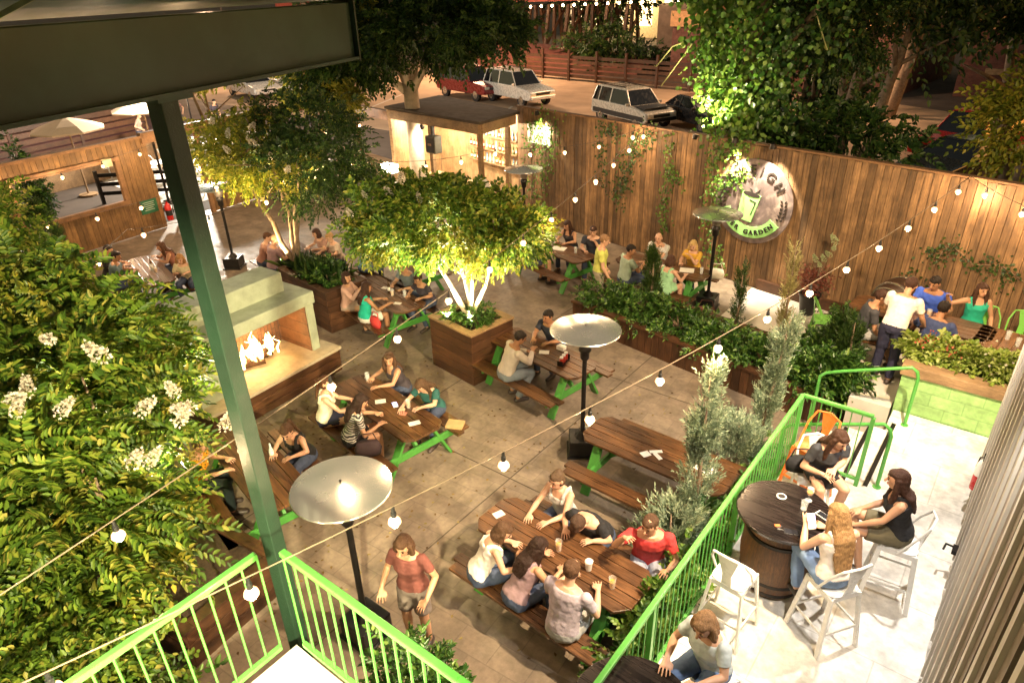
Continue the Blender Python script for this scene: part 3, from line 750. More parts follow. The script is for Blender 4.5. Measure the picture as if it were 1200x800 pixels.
for i in range(34):
    x, y = -.1 + rf.uniform(-.14, .14), rf.uniform(-.6, .35); hgt_ = rf.uniform(.22, .62) * (1 - abs(y + .15) * .8); w = rf.uniform(.018, .045)
    pts = [V((x, y, .6)), V((x + rf.uniform(-.03, .03), y + rf.uniform(-.05, .05), .6 + hgt_ * .4)), V((x + rf.uniform(-.05, .05), y + rf.uniform(-.08, .08), .6 + hgt_ * .75)), V((x, y + rf.uniform(-.08, .08), .6 + hgt_))]
    q.tube(pts, [w, w * 1.1, w * .6, .004], 8)
q.build('flame', M_fire, t, True)
lamp('fire_glow', 'POINT', (.05, -.15, 1.05), 9, (1, .5, .2), .12, parent=t)
tag(MB().lathe((-10.3, 6.2, 1.62), [(.001, 0), (.02, 0), (.02, .05)], 8).build('chimney_bolt', M_iron), 'tiny dark bolt on top of the green fireplace mantle', 'bolt')

# ------------------------------------------------------------------ long fence and its sign
t = thing('board_fence', 'tall brown board fence closing the back of the garden', 'fence', (0, 0, 0))
fx0, fx1 = -12.25, 2.4; fa = math.atan(-.177); q = MB(); x = fx0; rf = random.Random(2)
while x < fx1:
    w = .138; zt = 3.12 + rf.uniform(-.012, .012); off = rf.uniform(-.004, .004)
    cx = x + w / 2; q.box((cx, FY(cx) + off, zt / 2 + .02), (w * 1.012 - .009, .024, zt), (0, 0, fa)); x += w
q.build('boards', M_fence, t)
q = MB(); q.bar((fx0, FY(fx0) - .0, 3.175), (fx1, FY(fx1) - .0, 3.175), .15, .04); q.build('cap_rail', M_cap, t, bevel=.005)
q = MB(); q.bar((fx0, FY(fx0) + .05, 1.6), (fx1, FY(fx1) + .05, 1.6), .05, .12); q.bar((fx0, FY(fx0) + .05, .4), (fx1, FY(fx1) + .05, .4), .05, .12); q.build('back_rail', M_cap, t)
q = MB(); q.bar((-4.4, FY(-4.4) - .07, .14), (fx1, FY(fx1) - .07, .14), .1, .24); q.build('kick_board', M_planter, t)
for i in range(7):
    x = -12.1 + i * 2.4; MB().box((x, FY(x) + .1, 1.55), (.1, .1, 3.1), (0, 0, fa)).build('post', M_cap, t)

def text_mesh(s, size, ext=.01):
    cu = bpy.data.curves.new('t', 'FONT'); cu.body = s; cu.size = size; cu.align_x = 'CENTER'; cu.extrude = ext; cu.offset = size * .015
    o = bpy.data.objects.new('t', cu); C.objects.link(o)
    dg = bpy.context.evaluated_depsgraph_get(); me = bpy.data.meshes.new_from_object(o.evaluated_get(dg))
    vs = [v.co.copy() for v in me.vertices]; fs = [tuple(p.vertices) for p in me.polygons]
    bpy.data.objects.remove(o); bpy.data.curves.remove(cu); bpy.data.meshes.remove(me)
    return vs, fs
sx = -4.78; sr = .92
t = thing('round_sign', 'big round metal sign with lettering, a green glass and green ribbon on the fence', 'sign', (sx, FY(sx) - .12, 1.97), fa)
MX = Matrix.Rotation(R(90), 4, 'X')                      # sign plane: x right, y up, z towards the garden
M_disc, nt_, b_ = nodes('weathered_steel_sign')
v_ = coords(nt_); nn_ = noise(nt_, v_, 2.6, 7, .65, .6)
nt_.links.new(ramp(nt_, nn_, [(.3, (.07, .055, .06)), (.52, (.2, .155, .15)), (.7, (.5, .4, .36))]), b_.inputs['Base Color']); b_.inputs['Metallic'].default_value = .35; b_.inputs['Roughness'].default_value = .5
q = MB(); q.prism([(sr * math.cos(a * 2 * math.pi / 64), sr * math.sin(a * 2 * math.pi / 64)) for a in range(64)], -.03, 0, MX); q.build('disc', M_disc, t)
q = MB()
for a in (0, 90, 180, 270): q.bar((sr * .6 * math.cos(R(a + 45)), .03, sr * .6 * math.sin(R(a + 45))), (sr * .6 * math.cos(R(a + 45)), .11, sr * .6 * math.sin(R(a + 45))), .05, .05)
q.build('standoff', M_iron, t)
M_let = mat('black_lettering', (.02, .015, .013), .5); M_lgreen = mat('sign_green', (.28, .62, .2), .5, 0, .1, 5)
def arc_text(s, rad, a0, a1, size, flip=False, z=.014, m=M_let, par=None, name='letter'):
    for i, ch in enumerate(s):
        if ch == ' ': continue
        a = a0 + (a1 - a0) * i / (len(s) - 1)
        vs, fs = text_mesh(ch, size)
        rot = R(a - 90) if not flip else R(a + 90)
        M = MX @ Matrix.Translation((rad * math.cos(R(a)), rad * math.sin(R(a)), z)) @ Matrix.Rotation(rot, 4, 'Z') @ Matrix.Translation((0, -size * .35, 0))
        MB().add([M @ p for p in vs], fs).build(name, m, par)
for ch_, an_ in zip('RALEIGH', (163, 141, 119, 96, 78, 59, 36)): arc_text(ch_ + ' ', .70, an_, an_, .27, par=t)
rib = []; n = 20
for i in range(n + 1): a = R(200 + 128 * i / n); rib.append((.8 * math.cos(a), .8 * math.sin(a)))
for i in range(n + 1): a = R(328 - 128 * i / n); rib.append((.55 * math.cos(a), .55 * math.sin(a)))
n1 = n; q = MB(); vs = [MX @ V((x, y, .02)) for x, y in rib] + [MX @ V((x, y, .002)) for x, y in rib]
fs = []
for i in range(n): fs.append((i, i + 1, 2 * n - i, 2 * n + 1 - i)); o_ = 2 * n + 2; fs.append((i + 1 + o_, i + o_, 2 * n + 1 - i + o_, 2 * n - i + o_))
for i in range(2 * n + 1): fs.append((i, i + 1, i + 1 + 2 * n + 2, i + 2 * n + 2))
rb = q.add(vs, fs).build('ribbon', M_lgreen, t)
arc_text('BEER GARDEN', .675, 214, 318, .155, True, .032, M_let, rb)
for sg in (-1, 1):
    q = MB()
    for i in range(6):
        a = R((-22 + i * 6.5)); c = V((sg * .72 * math.cos(a), .72 * math.sin(a) - .02, .008))
        for k in (-1, 1):
            cc = c + V((k * .045, .02, 0)); M = MX @ Matrix.Translation(cc) @ Matrix.Rotation(R(-k * 40 + sg * 8), 4, 'Z')
            q.prism([(0, -.045), (.022, 0), (0, .045), (-.022, 0)], 0, .01, M)
    q.build('wheat_ear', M_let, t)
q = MB(); q.prism([(-.27, -.44), (.08, -.44), (.17, .17), (-.26, .17)], .002, .03, MX @ Matrix.Rotation(R(-6), 4, 'Z')); gl = q.build('glass_emblem', M_lgreen, t)
q = MB(); M = MX @ Matrix.Rotation(R(-6), 4, 'Z')
q.prism([(.2 * math.cos(a * .3) - .045, .05 * math.sin(a * .3) + .16) for a in range(21)], .031, .036, M); q.build('rim', M_let, gl)
q = MB(); q.prism([(.03, -.28), (.05, -.28), (.1, -.0), (.1, .02), (-.06, .05), (-.06, .03), (.075, .0)], .031, .036, M); q.build('line', M_let, gl)
q = MB(); q.prism([(-.0, .17), (.05, .21), (.16, .3), (.12, .2), (.04, .16)], .003, .014, MX); q.prism([(.0, .19), (-.04, .26), (-.09, .29), (-.06, .2)], .003, .014, MX); q.build('hop_sprig', M_let, t)
def floodlight(label, loc, target, power, col, spot=75, name='floodlight', size=.05):
    t = thing(name, label, 'lamp', loc)
    d = (V(target) - V(loc)).normalized(); rq = d.to_track_quat('Z', 'Y').to_matrix().to_4x4()
    MB().lathe((0, 0, 0), [(.03, -.1), (.05, -.09), (.07, 0), (.075, .01)], 14, rot=rq).build('housing', M_iron, t, 'auto')
    MB().lathe(d * .004, [(.001, 0), (.06, 0), (.06, .004)], 14, rot=rq).build('lens', emit('lens_glow', (1, .85, .6), 30), t)
    l = lamp('beam', 'SPOT', d * .03, power, col, size, d * 2, spot, .6, t)
    return t
for sg, lab in ((-1, 'left'), (1, 'right')):
    x = sx + sg * .42 - .05
    floodlight('small %s floodlight of the pair bolted on the fence cap above the round sign' % lab, (x, FY(x) - .42, 3.24), (x + .0, FY(x) + .02, 1.5), 330, (1, .84, .6), 70)
floodlight('wall floodlight glaring on the board fence near the bar', (-11.2, FY(-11.2) - .3, 3.1), (-11.1, FY(-11.1) - .05, 1.6), 110, (1, .88, .62), 100)
# the white board beside that floodlight
tag(MB().box((-11.35, FY(-11.35) - .04, 2.5), (.9, .03, .5), (0, 0, fa)).build('white_board', M_white), 'white painted panel high on the fence under the wall floodlight', 'panel')
# ------------------------------------------------------------------ picnic tables
def picnic(label, c, ang, ln=2.1, proto=None, z=0):
    if proto: return dup(proto, (*c, z), R(ang), label)
    t = thing('picnic_table', label, 'picnic table', (*c, z), R(ang), 'green legged picnic tables')
    h = ln / 2; q = MB(); w = .142
    for i in range(5):
        y = (i - 2) * w; e = h - (.12 if i in (0, 4) else 0); a, b = y - w / 2 + .004, y + w / 2 - .004
        if i in (0, 4):
            s = -1 if i == 0 else 1; oo, ii = (a, b) if i == 0 else (b, a)
            q.prism([(-e, oo), (e, oo), (h, ii), (-h, ii)] if i == 0 else [(-h, ii), (h, ii), (e, oo), (-e, oo)], .712, .75)
        else: q.span(-e, e, a, b, .712, .75)
    q.build('table_top', M_table, t, bevel=.006)
    for s in (-1, 1):
        q = MB()
        for k in (0, 1):
            y = s * (.60 + k * .138); e = h - (.06 if k else 0); q.span(-e, e, y - .066, y + .066, .412, .45)
        q.build('bench', M_table, t, bevel=.006)
    for x in (-h + .28, h - .28):
        for s in (-1, 1):
            MB().bar((x + .0, s * .56, .0), (x, s * .20, .71), .04, .135, up=(1, 0, 0)).build('leg', M_green, t, bevel=.004)
        MB().span(x + .022, x + .06, -.72, .72, .30, .41).build('crossbar', M_green, t, bevel=.004)
        MB().span(x + .022, x + .06, -.33, .33, .60, .709).build('top_cleat', M_green, t, bevel=.004)
        s = -1 if x > 0 else 1
        MB().bar((x + .04 * s, 0, .36), (x + .42 * s, 0, .70), .04, .08).build('brace', M_green, t)
    return t
TB = {}
def tbl(k, label, c, ang, z=0):
    TB[k] = (c, ang, z); return picnic(label, c, ang, proto=TB.get('proto'), z=z)
TB['proto'] = None
p0 = tbl('T1', 'empty picnic table with scattered napkins on it beside the tall heater post', (-3.05, 6.93), -2)
TB['proto'] = p0
tbl('T2', 'picnic table where four women sit around a lit phone', (-6.9, 5.6), -9)
tbl('T3', 'picnic table where two men sit, between the floodlit tree planter and the long planter', (-5.95, 8.32), -9)
tbl('T4', 'picnic table of the person in yellow, partly behind the green post', (-7.25, 3.6), -12)
tbl('T5', 'picnic table crowded with people at the lower middle', (-3.12, 4.72), -3)
tbl('T6', 'picnic table of the woman in the teal top, below the leafy crown', (-9.95, 8.5), -13)
tbl('T7', 'picnic table by the fence under the vines, left of the bald man', (-8.55, 12.6), -13)
tbl('T8', 'picnic table of the bald man and the blonde woman in yellow', (-6.0, 12.98), -1)
tbl('T9', 'picnic table by the wall with the window opening at far left', (-15.4, 6.3), -14)
tbl('T10', 'picnic table of the man in lilac behind the fireplace', (-13.6, 9.0), -10)
tbl('T10b', 'picnic table half hidden behind the spiky plant', (-11.2, 10.1), -10)
tbl('T11', 'picnic table of the man in the blue polo, against the fence at right', (-.92, 11.92), -5, .6)
DZ = {'T11': .03}
def at(k, side, t, dy=0, z=0):
    c, a, zz = TB[k]; r = Matrix.Rotation(R(a), 3, 'Z'); return V((*c, zz)) + r @ V((t, side * (.70 + dy), z))
def sit(k, side, t, label, **kw):
    c, a, zz = TB[k]; df = kw.pop('df', 0)
    return person(label, at(k, side, t), a + (180 if side > 0 else 0) + df, **kw)
GREY = (.25, .25, .24); NAVY = (.02, .035, .09); JEAN = (.07, .12, .22); BLK = (.012, .012, .014); WHT = (.72, .68, .62)
# T2 four women
sit('T2', 1, -.55, 'woman in a tank top, furthest from us of the four at the table', turn=50, nod=4, skin='warm', hc=(.10, .05, .025), top=(.05, .04, .05), sleeve='none', hl=(-.12, .52, .80), hr=(.2, .42, .80), lean=22)
sit('T2', 1, .32, 'woman in a dark teal tee reaching for the lit phone', df=20, turn=-10, nod=42, skin='fair', hc=(.11, .06, .03), top=(.02, .10, .09), hl=(-.05, .45, .80), hr=(.22, .55, .80), lean=24)
sit('T2', -1, -.62, 'woman in a cream tank top and navy skirt with red brown ponytail', df=-32, turn=-25, nod=0, skin='fair', hc=AUBURN, hair='pony', top=(.75, .7, .55), sleeve='none', low='skirt', bottom=(.02, .02, .05), hl=(-.05, .42, .80), hr=(.26, .50, .80), lean=10)
sit('T2', -1, .1, 'woman in a black and white striped top sitting with her back to us', df=-18, turn=-20, nod=28, skin='warm', hc=(.035, .016, .01), top=GREY, striped=True, hl=(-.1, .42, .80), hr=(.25, .38, .80), lean=18, low='skirt', bottom=BLK)
# T4
sit('T4', 1, -.05, 'woman in a black top with wavy brown ponytail leaning over the table by the post', df=25, turn=20, nod=30, skin='fair', hc=(.10, .05, .025), hair='pony', top=BLK, sleeve='none', hl=(-.15, .40, .80), hr=(.15, .42, .80), lean=24)
sit('T4', -1, -.42, 'person in a mustard yellow tee and dark trousers half behind the green post', df=-25, turn=-10, nod=20, skin='fair', hair='short', hc=(.1, .05, .03), top=(.75, .36, .015), bottom=(.01, .02, .02), hl=(-.1, .42, .80), hr=(.2, .42, .80), lean=14)
# T3 two men
sit('T3', 1, -.28, 'man in a navy tee facing us behind the round heater dish', df=8, female=False, turn=-8, nod=8, skin='tan', hair='short', hc=DARKH, top=(.02, .025, .045), hl=(-.18, .48, .80), hr=(.14, .52, .80), lean=24)
sit('T3', -1, -.15, 'man in a pale long sleeved shirt and jeans with his back to us', df=-22, female=False, turn=-8, nod=25, skin='tan', hair='short', hc=DARKH, top=(.55, .48, .42), sleeve='long', bottom=(.2, .23, .26), hl=(-.08, .45, .82), hr=(.12, .45, .93), lean=22, legs='back')
# T5 crowd
sit('T5', 1, -.45, 'woman in a grey tank top with hair tied back, holding something over the table', female=True, turn=-8, nod=10, skin='fair', hair='bun', hc=(.13, .08, .045), top=(.5, .48, .46), sleeve='none', hl=(-.12, .50, .80), hr=(.14, .52, .80), lean=14)
sit('T5', 1, .08, 'man in a black tee bending so low that the top of his head shows', female=False, turn=0, nod=70, skin='fair', hair='short', hc=(.09, .05, .03), top=BLK, hl=(-.16, .42, .80), hr=(.2, .45, .80), lean=38)
sit('T5', 1, .72, 'man in a red tee raising his right arm', df=30, female=False, turn=-30, nod=10, skin='warm', hair='short', hc=(.1, .05, .03), top=(.5, .04, .04), low='shorts', bottom=(.3, .34, .45), hl=(-.2, .42, .80), hr=(.28, .45, 1.22), lean=16)
sit('T5', -1, -.62, 'woman in a white top with wavy brown hair, back to us', df=-35, turn=-20, nod=28, skin='fair', hc=(.10, .05, .03), hair='bob', top=(.82, .74, .68), sleeve='none', hl=(-.1, .42, .80), hr=(.3, .45, .80), lean=26)
sit('T5', -1, -.08, 'woman with long dark hair leaning in beside the woman in white', df=-12, turn=-15, nod=30, skin='warm', hc=(.04, .015, .01), top=(.3, .2, .22), hl=(-.12, .48, .80), hr=(.22, .45, .80), lean=28, sleeve='none')
sit('T5', -1, .55, 'person in a lilac grey shirt seated with their back to us at the lower middle', df=6, female=False, turn=0, nod=12, skin='fair', hair='short', hc=(.12, .06, .03), top=(.42, .36, .42), hl=(-.18, .42, .80), hr=(.18, .42, .80), lean=14, low='shorts', bottom=(.35, .36, .36))
# T6
sit('T6', -1, -.42, 'woman in a pale pink cardigan lifting a drink', df=-50, turn=-25, nod=0, skin='warm', hc=(.05, .02, .012), hair='bob', top=(.5, .3, .24), sleeve='long', low='skirt', bottom=(.4, .3, .24), hl=(-.05, .35, .9), hr=(.12, .36, .98), lean=6)
sit('T6', -1, .32, 'woman in a teal sleeveless top seen from behind beside a red bag', df=-8, turn=-12, nod=10, skin='tan', hc=(.06, .025, .015), top=(.01, .42, .30), sleeve='none', low='shorts', bottom=(.7, .66, .6), hl=(-.12, .42, .80), hr=(.22, .42, .80), lean=8)
sit('T6', 1, -.1, 'man in a grey blue tee behind the table under the leafy crown', df=10, female=False, skin='warm', hair='short', hc=DARKH, top=(.15, .18, .2), hl=(-.2, .42, .8), hr=(.15, .45, .8), lean=18)
sit('T6', 1, .5, 'person in a dark top resting bare arms on the table near the tree planter', df=15, skin='warm', hair='short', hc=BROWN, top=(.05, .04, .06), hl=(-.2, .42, .8), hr=(.15, .45, .8), lean=26)
# T7
sit('T7', 1, -.2, 'woman with dark hair and bare shoulders against the fence under a string bulb', df=12, skin='warm', hc=(.05, .02, .01), top=(.03, .025, .03), sleeve='none', hl=(-.15, .42, .8), hr=(.16, .42, .8), lean=16, turn=-10)
sit('T7', 1, .55, 'young man in a dark vest resting his chin on his hand', df=35, female=False, skin='fair', hair='short', hc=BROWN, top=(.03, .035, .05), hl=(-.08, .34, 1.0), hr=(.15, .42, .8), lean=14)
sit('T7', -1, -.1, 'person in a dark blue dress seated at the near bench under the yellow leaves', df=-20, skin='warm', hc=DARKH, top=(.025, .03, .06), low='dress', hl=(-.1, .42, .8), hr=(.2, .42, .8), lean=18)
sit('T7', -1, -.75, 'woman with bare legs at the left end of the near bench by the bar', df=60, skin='warm', hc=BROWN, top=(.3, .18, .1), low='shorts', bottom=(.3, .2, .12), hl=(-.15, .3, .8), hr=(.12, .3, .7), lean=8)
# T8
sit('T8', 1, -.38, 'bald man in a white tee propping his face on his hands', female=False, skin='fair', hair='bald', top=(.62, .62, .6), hl=(-.06, .38, .95), hr=(.06, .38, .97), lean=22, nod=4, turn=10)
sit('T8', 1, .42, 'woman with curly blonde hair in a yellow top', skin='fair', hc=(.75, .5, .2), hair='bob', top=(.72, .42, .06), hl=(-.05, .36, .98), hr=(.14, .42, .8), lean=14, turn=10)
sit('T8', -1, .42, 'woman with brown bob in a pale green patterned dress', df=-8, skin='fair', hc=(.09, .04, .022), hair='bob', top=(.32, .6, .34), sleeve='none', low='dress', hl=(-.1, .42, .8), hr=(.22, .42, .8), lean=10)
sit('T8', -1, -.55, 'man in a sage green tee turned towards the bald man', df=-35, female=False, skin='tan', hair='short', hc=DARKH, top=(.36, .46, .36), hl=(-.1, .38, .85), hr=(.15, .38, .9), lean=8, turn=-30)
# T9
sit('T9', -1, -.15, 'man in a slate blue tee at the table by the left wall', df=-15, female=False, skin='tan', hair='short', hc=DARKH, top=(.10, .15, .17), hl=(-.1, .42, .8), hr=(.2, .45, .82), lean=14, turn=-25)
sit('T9', 1, -.3, 'woman leaning on her elbows against the left wall under a bulb', skin='warm', hc=AUBURN, top=(.3, .12, .08), sleeve='none', hl=(-.1, .4, .85), hr=(.1, .4, .9), lean=24)
sit('T9', 1, .55, 'blonde woman in a beige top beside the entrance gap', df=60, skin='fair', hc=(.5, .26, .1), hair='bob', top=(.5, .42, .26), hl=(-.1, .35, .8), hr=(.15, .35, .8), lean=28)
sit('T9', -1, -.85, 'person in black at the left end of the table by the left wall', df=-30, skin='warm', hair='short', hc=DARKH, top=BLK, hl=(-.1, .4, .8), hr=(.15, .4, .8), lean=12)
# T10
sit('T10', -1, .15, 'man in a lilac shirt with his back to us behind the fireplace', female=False, skin='fair', hair='short', hc=(.14, .07, .04), top=(.34, .22, .25), hl=(-.15, .42, .8), hr=(.15, .42, .8), lean=12)
sit('T10', -1, -.45, 'red haired person left of the man in lilac', df=-30, skin='fair', hair='short', hc=AUBURN, top=(.4, .2, .15), hl=(-.1, .42, .8), hr=(.15, .42, .8), lean=20)
sit('T10', 1, .25, 'person with brown hair across from the man in lilac', skin='fair', hair='bob', hc=BROWN, top=(.35, .2, .16), hl=(-.15, .42, .8), hr=(.15, .42, .8), lean=22)
sit('T10', 1, .8, 'person in a pale top at the right end of the bench behind the fireplace', skin='fair', hair='short', hc=BLONDE, top=(.5, .38, .3), hl=(-.15, .42, .8), hr=(.15, .42, .8), lean=16)
sit('T10b', -1, -.45, 'person in a blue top beyond the spiky plant', df=20, skin='warm', hair='short', hc=DARKH, top=(.1, .2, .26), hl=(-.15, .42, .8), hr=(.15, .42, .8), lean=14)
sit('T10b', 1, -.2, 'person in a rust top facing us beyond the spiky plant', skin='warm', hair='long', hc=BROWN, top=(.35, .14, .08), hl=(-.15, .42, .8), hr=(.15, .42, .8), lean=14)
# T11
sit('T11', 1, .0, 'man in a bright blue polo shirt sitting against the fence', df=0, female=False, skin='tan', hair='short', hc=DARKH, top=(.05, .12, .62), hl=(-.25, .45, .8), hr=(.1, .42, .8), lean=18, turn=-12)
sit('T11', 1, .62, 'woman in a green satin halter dress stretching her right arm along the fence', df=25, skin='warm', hc=(.07, .03, .015), hair='long', top=(.02, .42, .28), sleeve='none', low='dress', hl=(-.2, .25, .62), hr=(.5, .15, 1.08), lean=0, turn=12, nod=0, legs='fwd')
sit('T11', -1, .3, 'man in a navy tee seated with his back to us at the right', df=-12, female=False, skin='tan', hair='short', hc=DARKH, top=(.04, .06, .16), low='shorts', bottom=(.05, .06, .09), hl=(-.3, .42, .82), hr=(.2, .42, .8), lean=20)
sit('T11', -1, -.72, 'man in a dark grey tee and pale shorts beside the green metal chair', df=-65, female=False, skin='warm', hair='short', hc=BROWN, top=(.05, .05, .06), low='shorts', bottom=(.4, .4, .4), hl=(-.12, .34, .5), hr=(.14, .36, .5), lean=20, legs='fwd')
person('man in a white tee and dark jeans standing bent over the table by the steps', (-1.14, 10.85, .6), -12, female=False, stand=True, skin='warm', hair='short', hc=BROWN, top=(.8, .74, .68), bottom=(.012, .018, .05), lean=20, hl=(-.25, .45, .95), hr=(.28, .42, .92), nod=25)
person('man in shorts walking through the entrance gap in the left wall', (-20.6, 9.9, 0), 20, female=False, stand=True, skin='fair', hair='short', hc=BROWN, top=(.3, .35, .5), low='shorts', bottom=(.1, .13, .3), lean=2, hl=(-.25, .1, .85), hr=(.25, .15, .85))
person('person in red walking across the paving beside the nearest heater', (-4.0, 3.3, 0), 200, female=True, stand=True, skin='warm', hair='bob', hc=(.1, .05, .03), top=(.16, .05, .04), low='shorts', bottom=(.2, .16, .14), lean=4, hl=(-.25, .2, .95), hr=(.25, .2, .95))
person('person in a lime tee walking behind the shrubs towards the fence tables', (-6.75, 11.55, .0), -60, female=False, stand=True, skin='fair', hair='short', hc=(.35, .2, .1), top=(.6, .62, .14), low='jeans', bottom=(.3, .26, .2), lean=4, hl=(-.25, .15, .9), hr=(.25, .2, .9))
person('person in dark clothes mostly hidden among the leaves at the left edge', (-9.3, 1.45, 0), -60, skin='fair', hair='short', hc=BROWN, top=(.03, .04, .06), hl=(-.1, .35, .8), hr=(.2, .35, .9), lean=16)

# ------------------------------------------------------------------ terrace bar furniture
def barrel_table(label, loc, proto=None):
    if proto: return dup(proto, loc, 0, label)
    t = thing('barrel_table', label, 'table', loc, 0, 'tall barrel tables')
    q = MB(); q.lathe((0, 0, 0), [(.27, 0), (.3, .05), (.345, .3), (.36, .47), (.345, .65), (.3, .88), (.28, .94)], 40); q.build('barrel', wood('barrel_staves', (.05, .022, .01), (.2, .095, .04), 2, .5, .0, 3, .7), t, 'auto')
    for z, r in ((.06, .306), (.2, .332), (.72, .334), (.86, .308)): MB().lathe((0, 0, 0), [(r, z), (r + .006, z + .003), (r + .006, z + .04), (r, z + .043)], 40).build('hoop', M_iron, t, 'auto')
    q = MB(); q.lathe((0, 0, .945), [(.001, 0), (.455, 0), (.465, .008), (.465, .035), (.458, .042), (.001, .042)], 56)
    q.build('round_top', wood('dark_lacquered_boards', (.005, .003, .0025), (.018, .009, .006), 0, .25, 0, 2, .15, .5), t, 'auto')
    return t
bt = barrel_table('wine barrel with a round black top, with phones and a glass on it', (-1.13, 5.80, .6))
barrel_table('wine barrel with a round dark top nearest to us at the bottom of the terrace', (-1.32, 3.0, .6), bt)
def metal_chair(label, loc, rz, col, seat=.45, back=True, group='stamped metal chairs and stools', col2=None):
    m = mat('enamel_%02d_%02d_%02d' % tuple(int(x * 99) for x in col), col, .3, 0, .06, 6)
    t = thing('metal_stool' if seat > .6 else 'metal_chair', label, 'stool' if seat > .6 else 'chair', loc, R(rz), group)
    s = .175
    q = MB(); q.prism([(s * math.copysign(abs(math.cos(a)) ** .45, math.cos(a)), s * math.copysign(abs(math.sin(a)) ** .45, math.sin(a))) for a in [i * math.pi / 14 for i in range(28)]], seat - .012, seat)
    q.build('seat', m, t, bevel=.004)
    q = MB()
    for a, b in (((-s, -s), (s, -s)), ((s, -s), (s, s)), ((s, s), (-s, s)), ((-s, s), (-s, -s))): q.bar((a[0] * .93, a[1] * .93, seat - .04), (b[0] * .93, b[1] * .93, seat - .04), .012, .05)
    q.build('apron', m, t)
    e = .20 if seat < .6 else .225
    for a in (-1, 1):
        for b in (-1, 1):
            MB().bar((a * .155, b * .155, seat - .02), (a * e, b * e, 0), .045, .022).build('leg', m, t)
    if seat > .6:
        q = MB(); z = seat * .38; f = .155 + (e - .155) * .62
        for a, b in (((-f, -f), (f, -f)), ((f, -f), (f, f)), ((f, f), (-f, f)), ((-f, f), (-f, -f))): q.bar((*a, z), (*b, z), .012, .03)
        q.build('foot_rail', m, t)
    if back:
        q = MB(); hb = .36
        q.tube([(-.19, .0, seat - .02), (-.195, -.12, seat + .22), (-.15, -.2, seat + hb), (0, -.235, seat + hb + .03), (.15, -.2, seat + hb), (.195, -.12, seat + .22), (.19, .0, seat - .02)], .013, 8)
        q.build('back_hoop', m, t, 'auto')
        q = MB(); n = 5; pr = [(-.17, .05, 0), (-.19, .055, .12), (-.215, .085, hb + .0)]
        q.add([(-.05, -.17, seat - .01), (.05, -.17, seat - .01), (.045, -.195, seat + .14), (-.045, -.195, seat + .14), (.1, -.225, seat + hb + .01), (-.1, -.225, seat + hb + .01)] + [(-.05, -.162, seat - .01), (.05, -.162, seat - .01), (.045, -.187, seat + .14), (-.045, -.187, seat + .14), (.1, -.217, seat + hb + .01), (-.1, -.217, seat + hb + .01)],
              [(0, 1, 2, 3), (3, 2, 4, 5), (9, 8, 7, 6), (11, 10, 8, 9), (0, 6, 7, 1), (1, 7, 8, 2), (2, 8, 10, 4), (5, 4, 10, 11), (3, 5, 11, 9), (0, 3, 9, 6)])
        q.build('back_splat', m, t)
    return t
OR = (.75, .2, .04); WH = (.78, .77, .74); GC = (.2, .52, .1)
metal_chair('orange high metal chair by the corner of the terrace railing', (-1.28, 7.42, .6), 160, OR, .72)
metal_chair('white high metal chair under the woman in charcoal at the barrel', (-1.13, 6.92, .6), 200, WH, .72)
metal_chair('white high metal chair under the blonde woman holding a phone', (-.50, 5.42, .6), 55, WH, .72)
metal_chair('white high metal chair under the woman in the black tank top', (-.12, 6.35, .6), 95, WH, .72)
metal_chair('empty white high metal chair close to the railing below the barrel', (-1.28, 4.95, .6), -5, WH, .72)
metal_chair('white metal stool under the person in the pale shirt at the bottom', (-1.05, 3.85, .6), 150, WH, .72, False)
metal_chair('green metal chair on the pale concrete below the hanging flowers', (-2.55, 12.9, .03), -70, GC)
metal_chair('green metal chair left of the small square table', (-.02, 12.62, .6), 200, GC)
metal_chair('green metal chair behind the small square table by the right edge', (.42, 12.7, .6), 175, GC)
t = thing('square_table', 'small square table with a glossy brown top at the right edge', 'table', (.30, 11.72, .6), R(-6), None)
q = MB()
for i in range(5): q.span(-.42 + i * .168, -.256 + i * .168, -.42, .42, .71, .75)
q.build('table_top', wood('square_table_boards', (.05, .02, .008), (.28, .13, .045), 1, .35, .3, 3, .5, .3), t, bevel=.004)
MB().span(-.03, .03, -.03, .03, .03, .705).build('pedestal', M_iron, t); q = MB(); q.bar((-.3, 0, .015), (.3, 0, .015), .06, .03); q.bar((0, -.3, .016), (0, .3, .016), .06, .03); q.build('foot', M_iron, t)
person('woman with bare shoulders partly in view at the right edge behind the flowers', (1.05, 11.3, .6), 90, skin='fair', hc=BLONDE, top=(.5, .45, .4), sleeve='none', hl=(-.15, .42, .8), hr=(.15, .42, .8))
kw = dict(sit=1.32, legs='under')
H2 = 1.62
person('woman in a charcoal tee and black skirt with long dark hair leaning towards her friends', (-1.1, 6.92, 0), 218, skin='fair', hc=(.07, .03, .015), hair='long', top=(.04, .042, .05), low='skirt', bottom=BLK, lean=22, hl=(.0, .34, 1.66), hr=(.12, .34, 1.60), turn=20, nod=24, **kw)
person('woman in a black tank top with long brown hair at the right of the barrel', (-.15, 6.36, 0), 105, skin='warm', hc=(.06, .025, .015), hair='long', top=BLK, sleeve='none', low='shorts', bottom=(.14, .12, .07), lean=12, hl=(-.16, .42, 1.5), hr=(.14, .36, 1.48), turn=-2, nod=6, **kw)
person('woman with very long blonde hair holding a phone, seen from behind', (-.52, 5.40, 0), 45, skin='fair', hc=(.42, .24, .10), hair='verylong', top=(.8, .72, .66), sleeve='none', bottom=(.2, .3, .5), lean=8, hl=(-.14, .36, 1.74), hr=(.1, .38, 1.62), turn=8, nod=18, **kw)
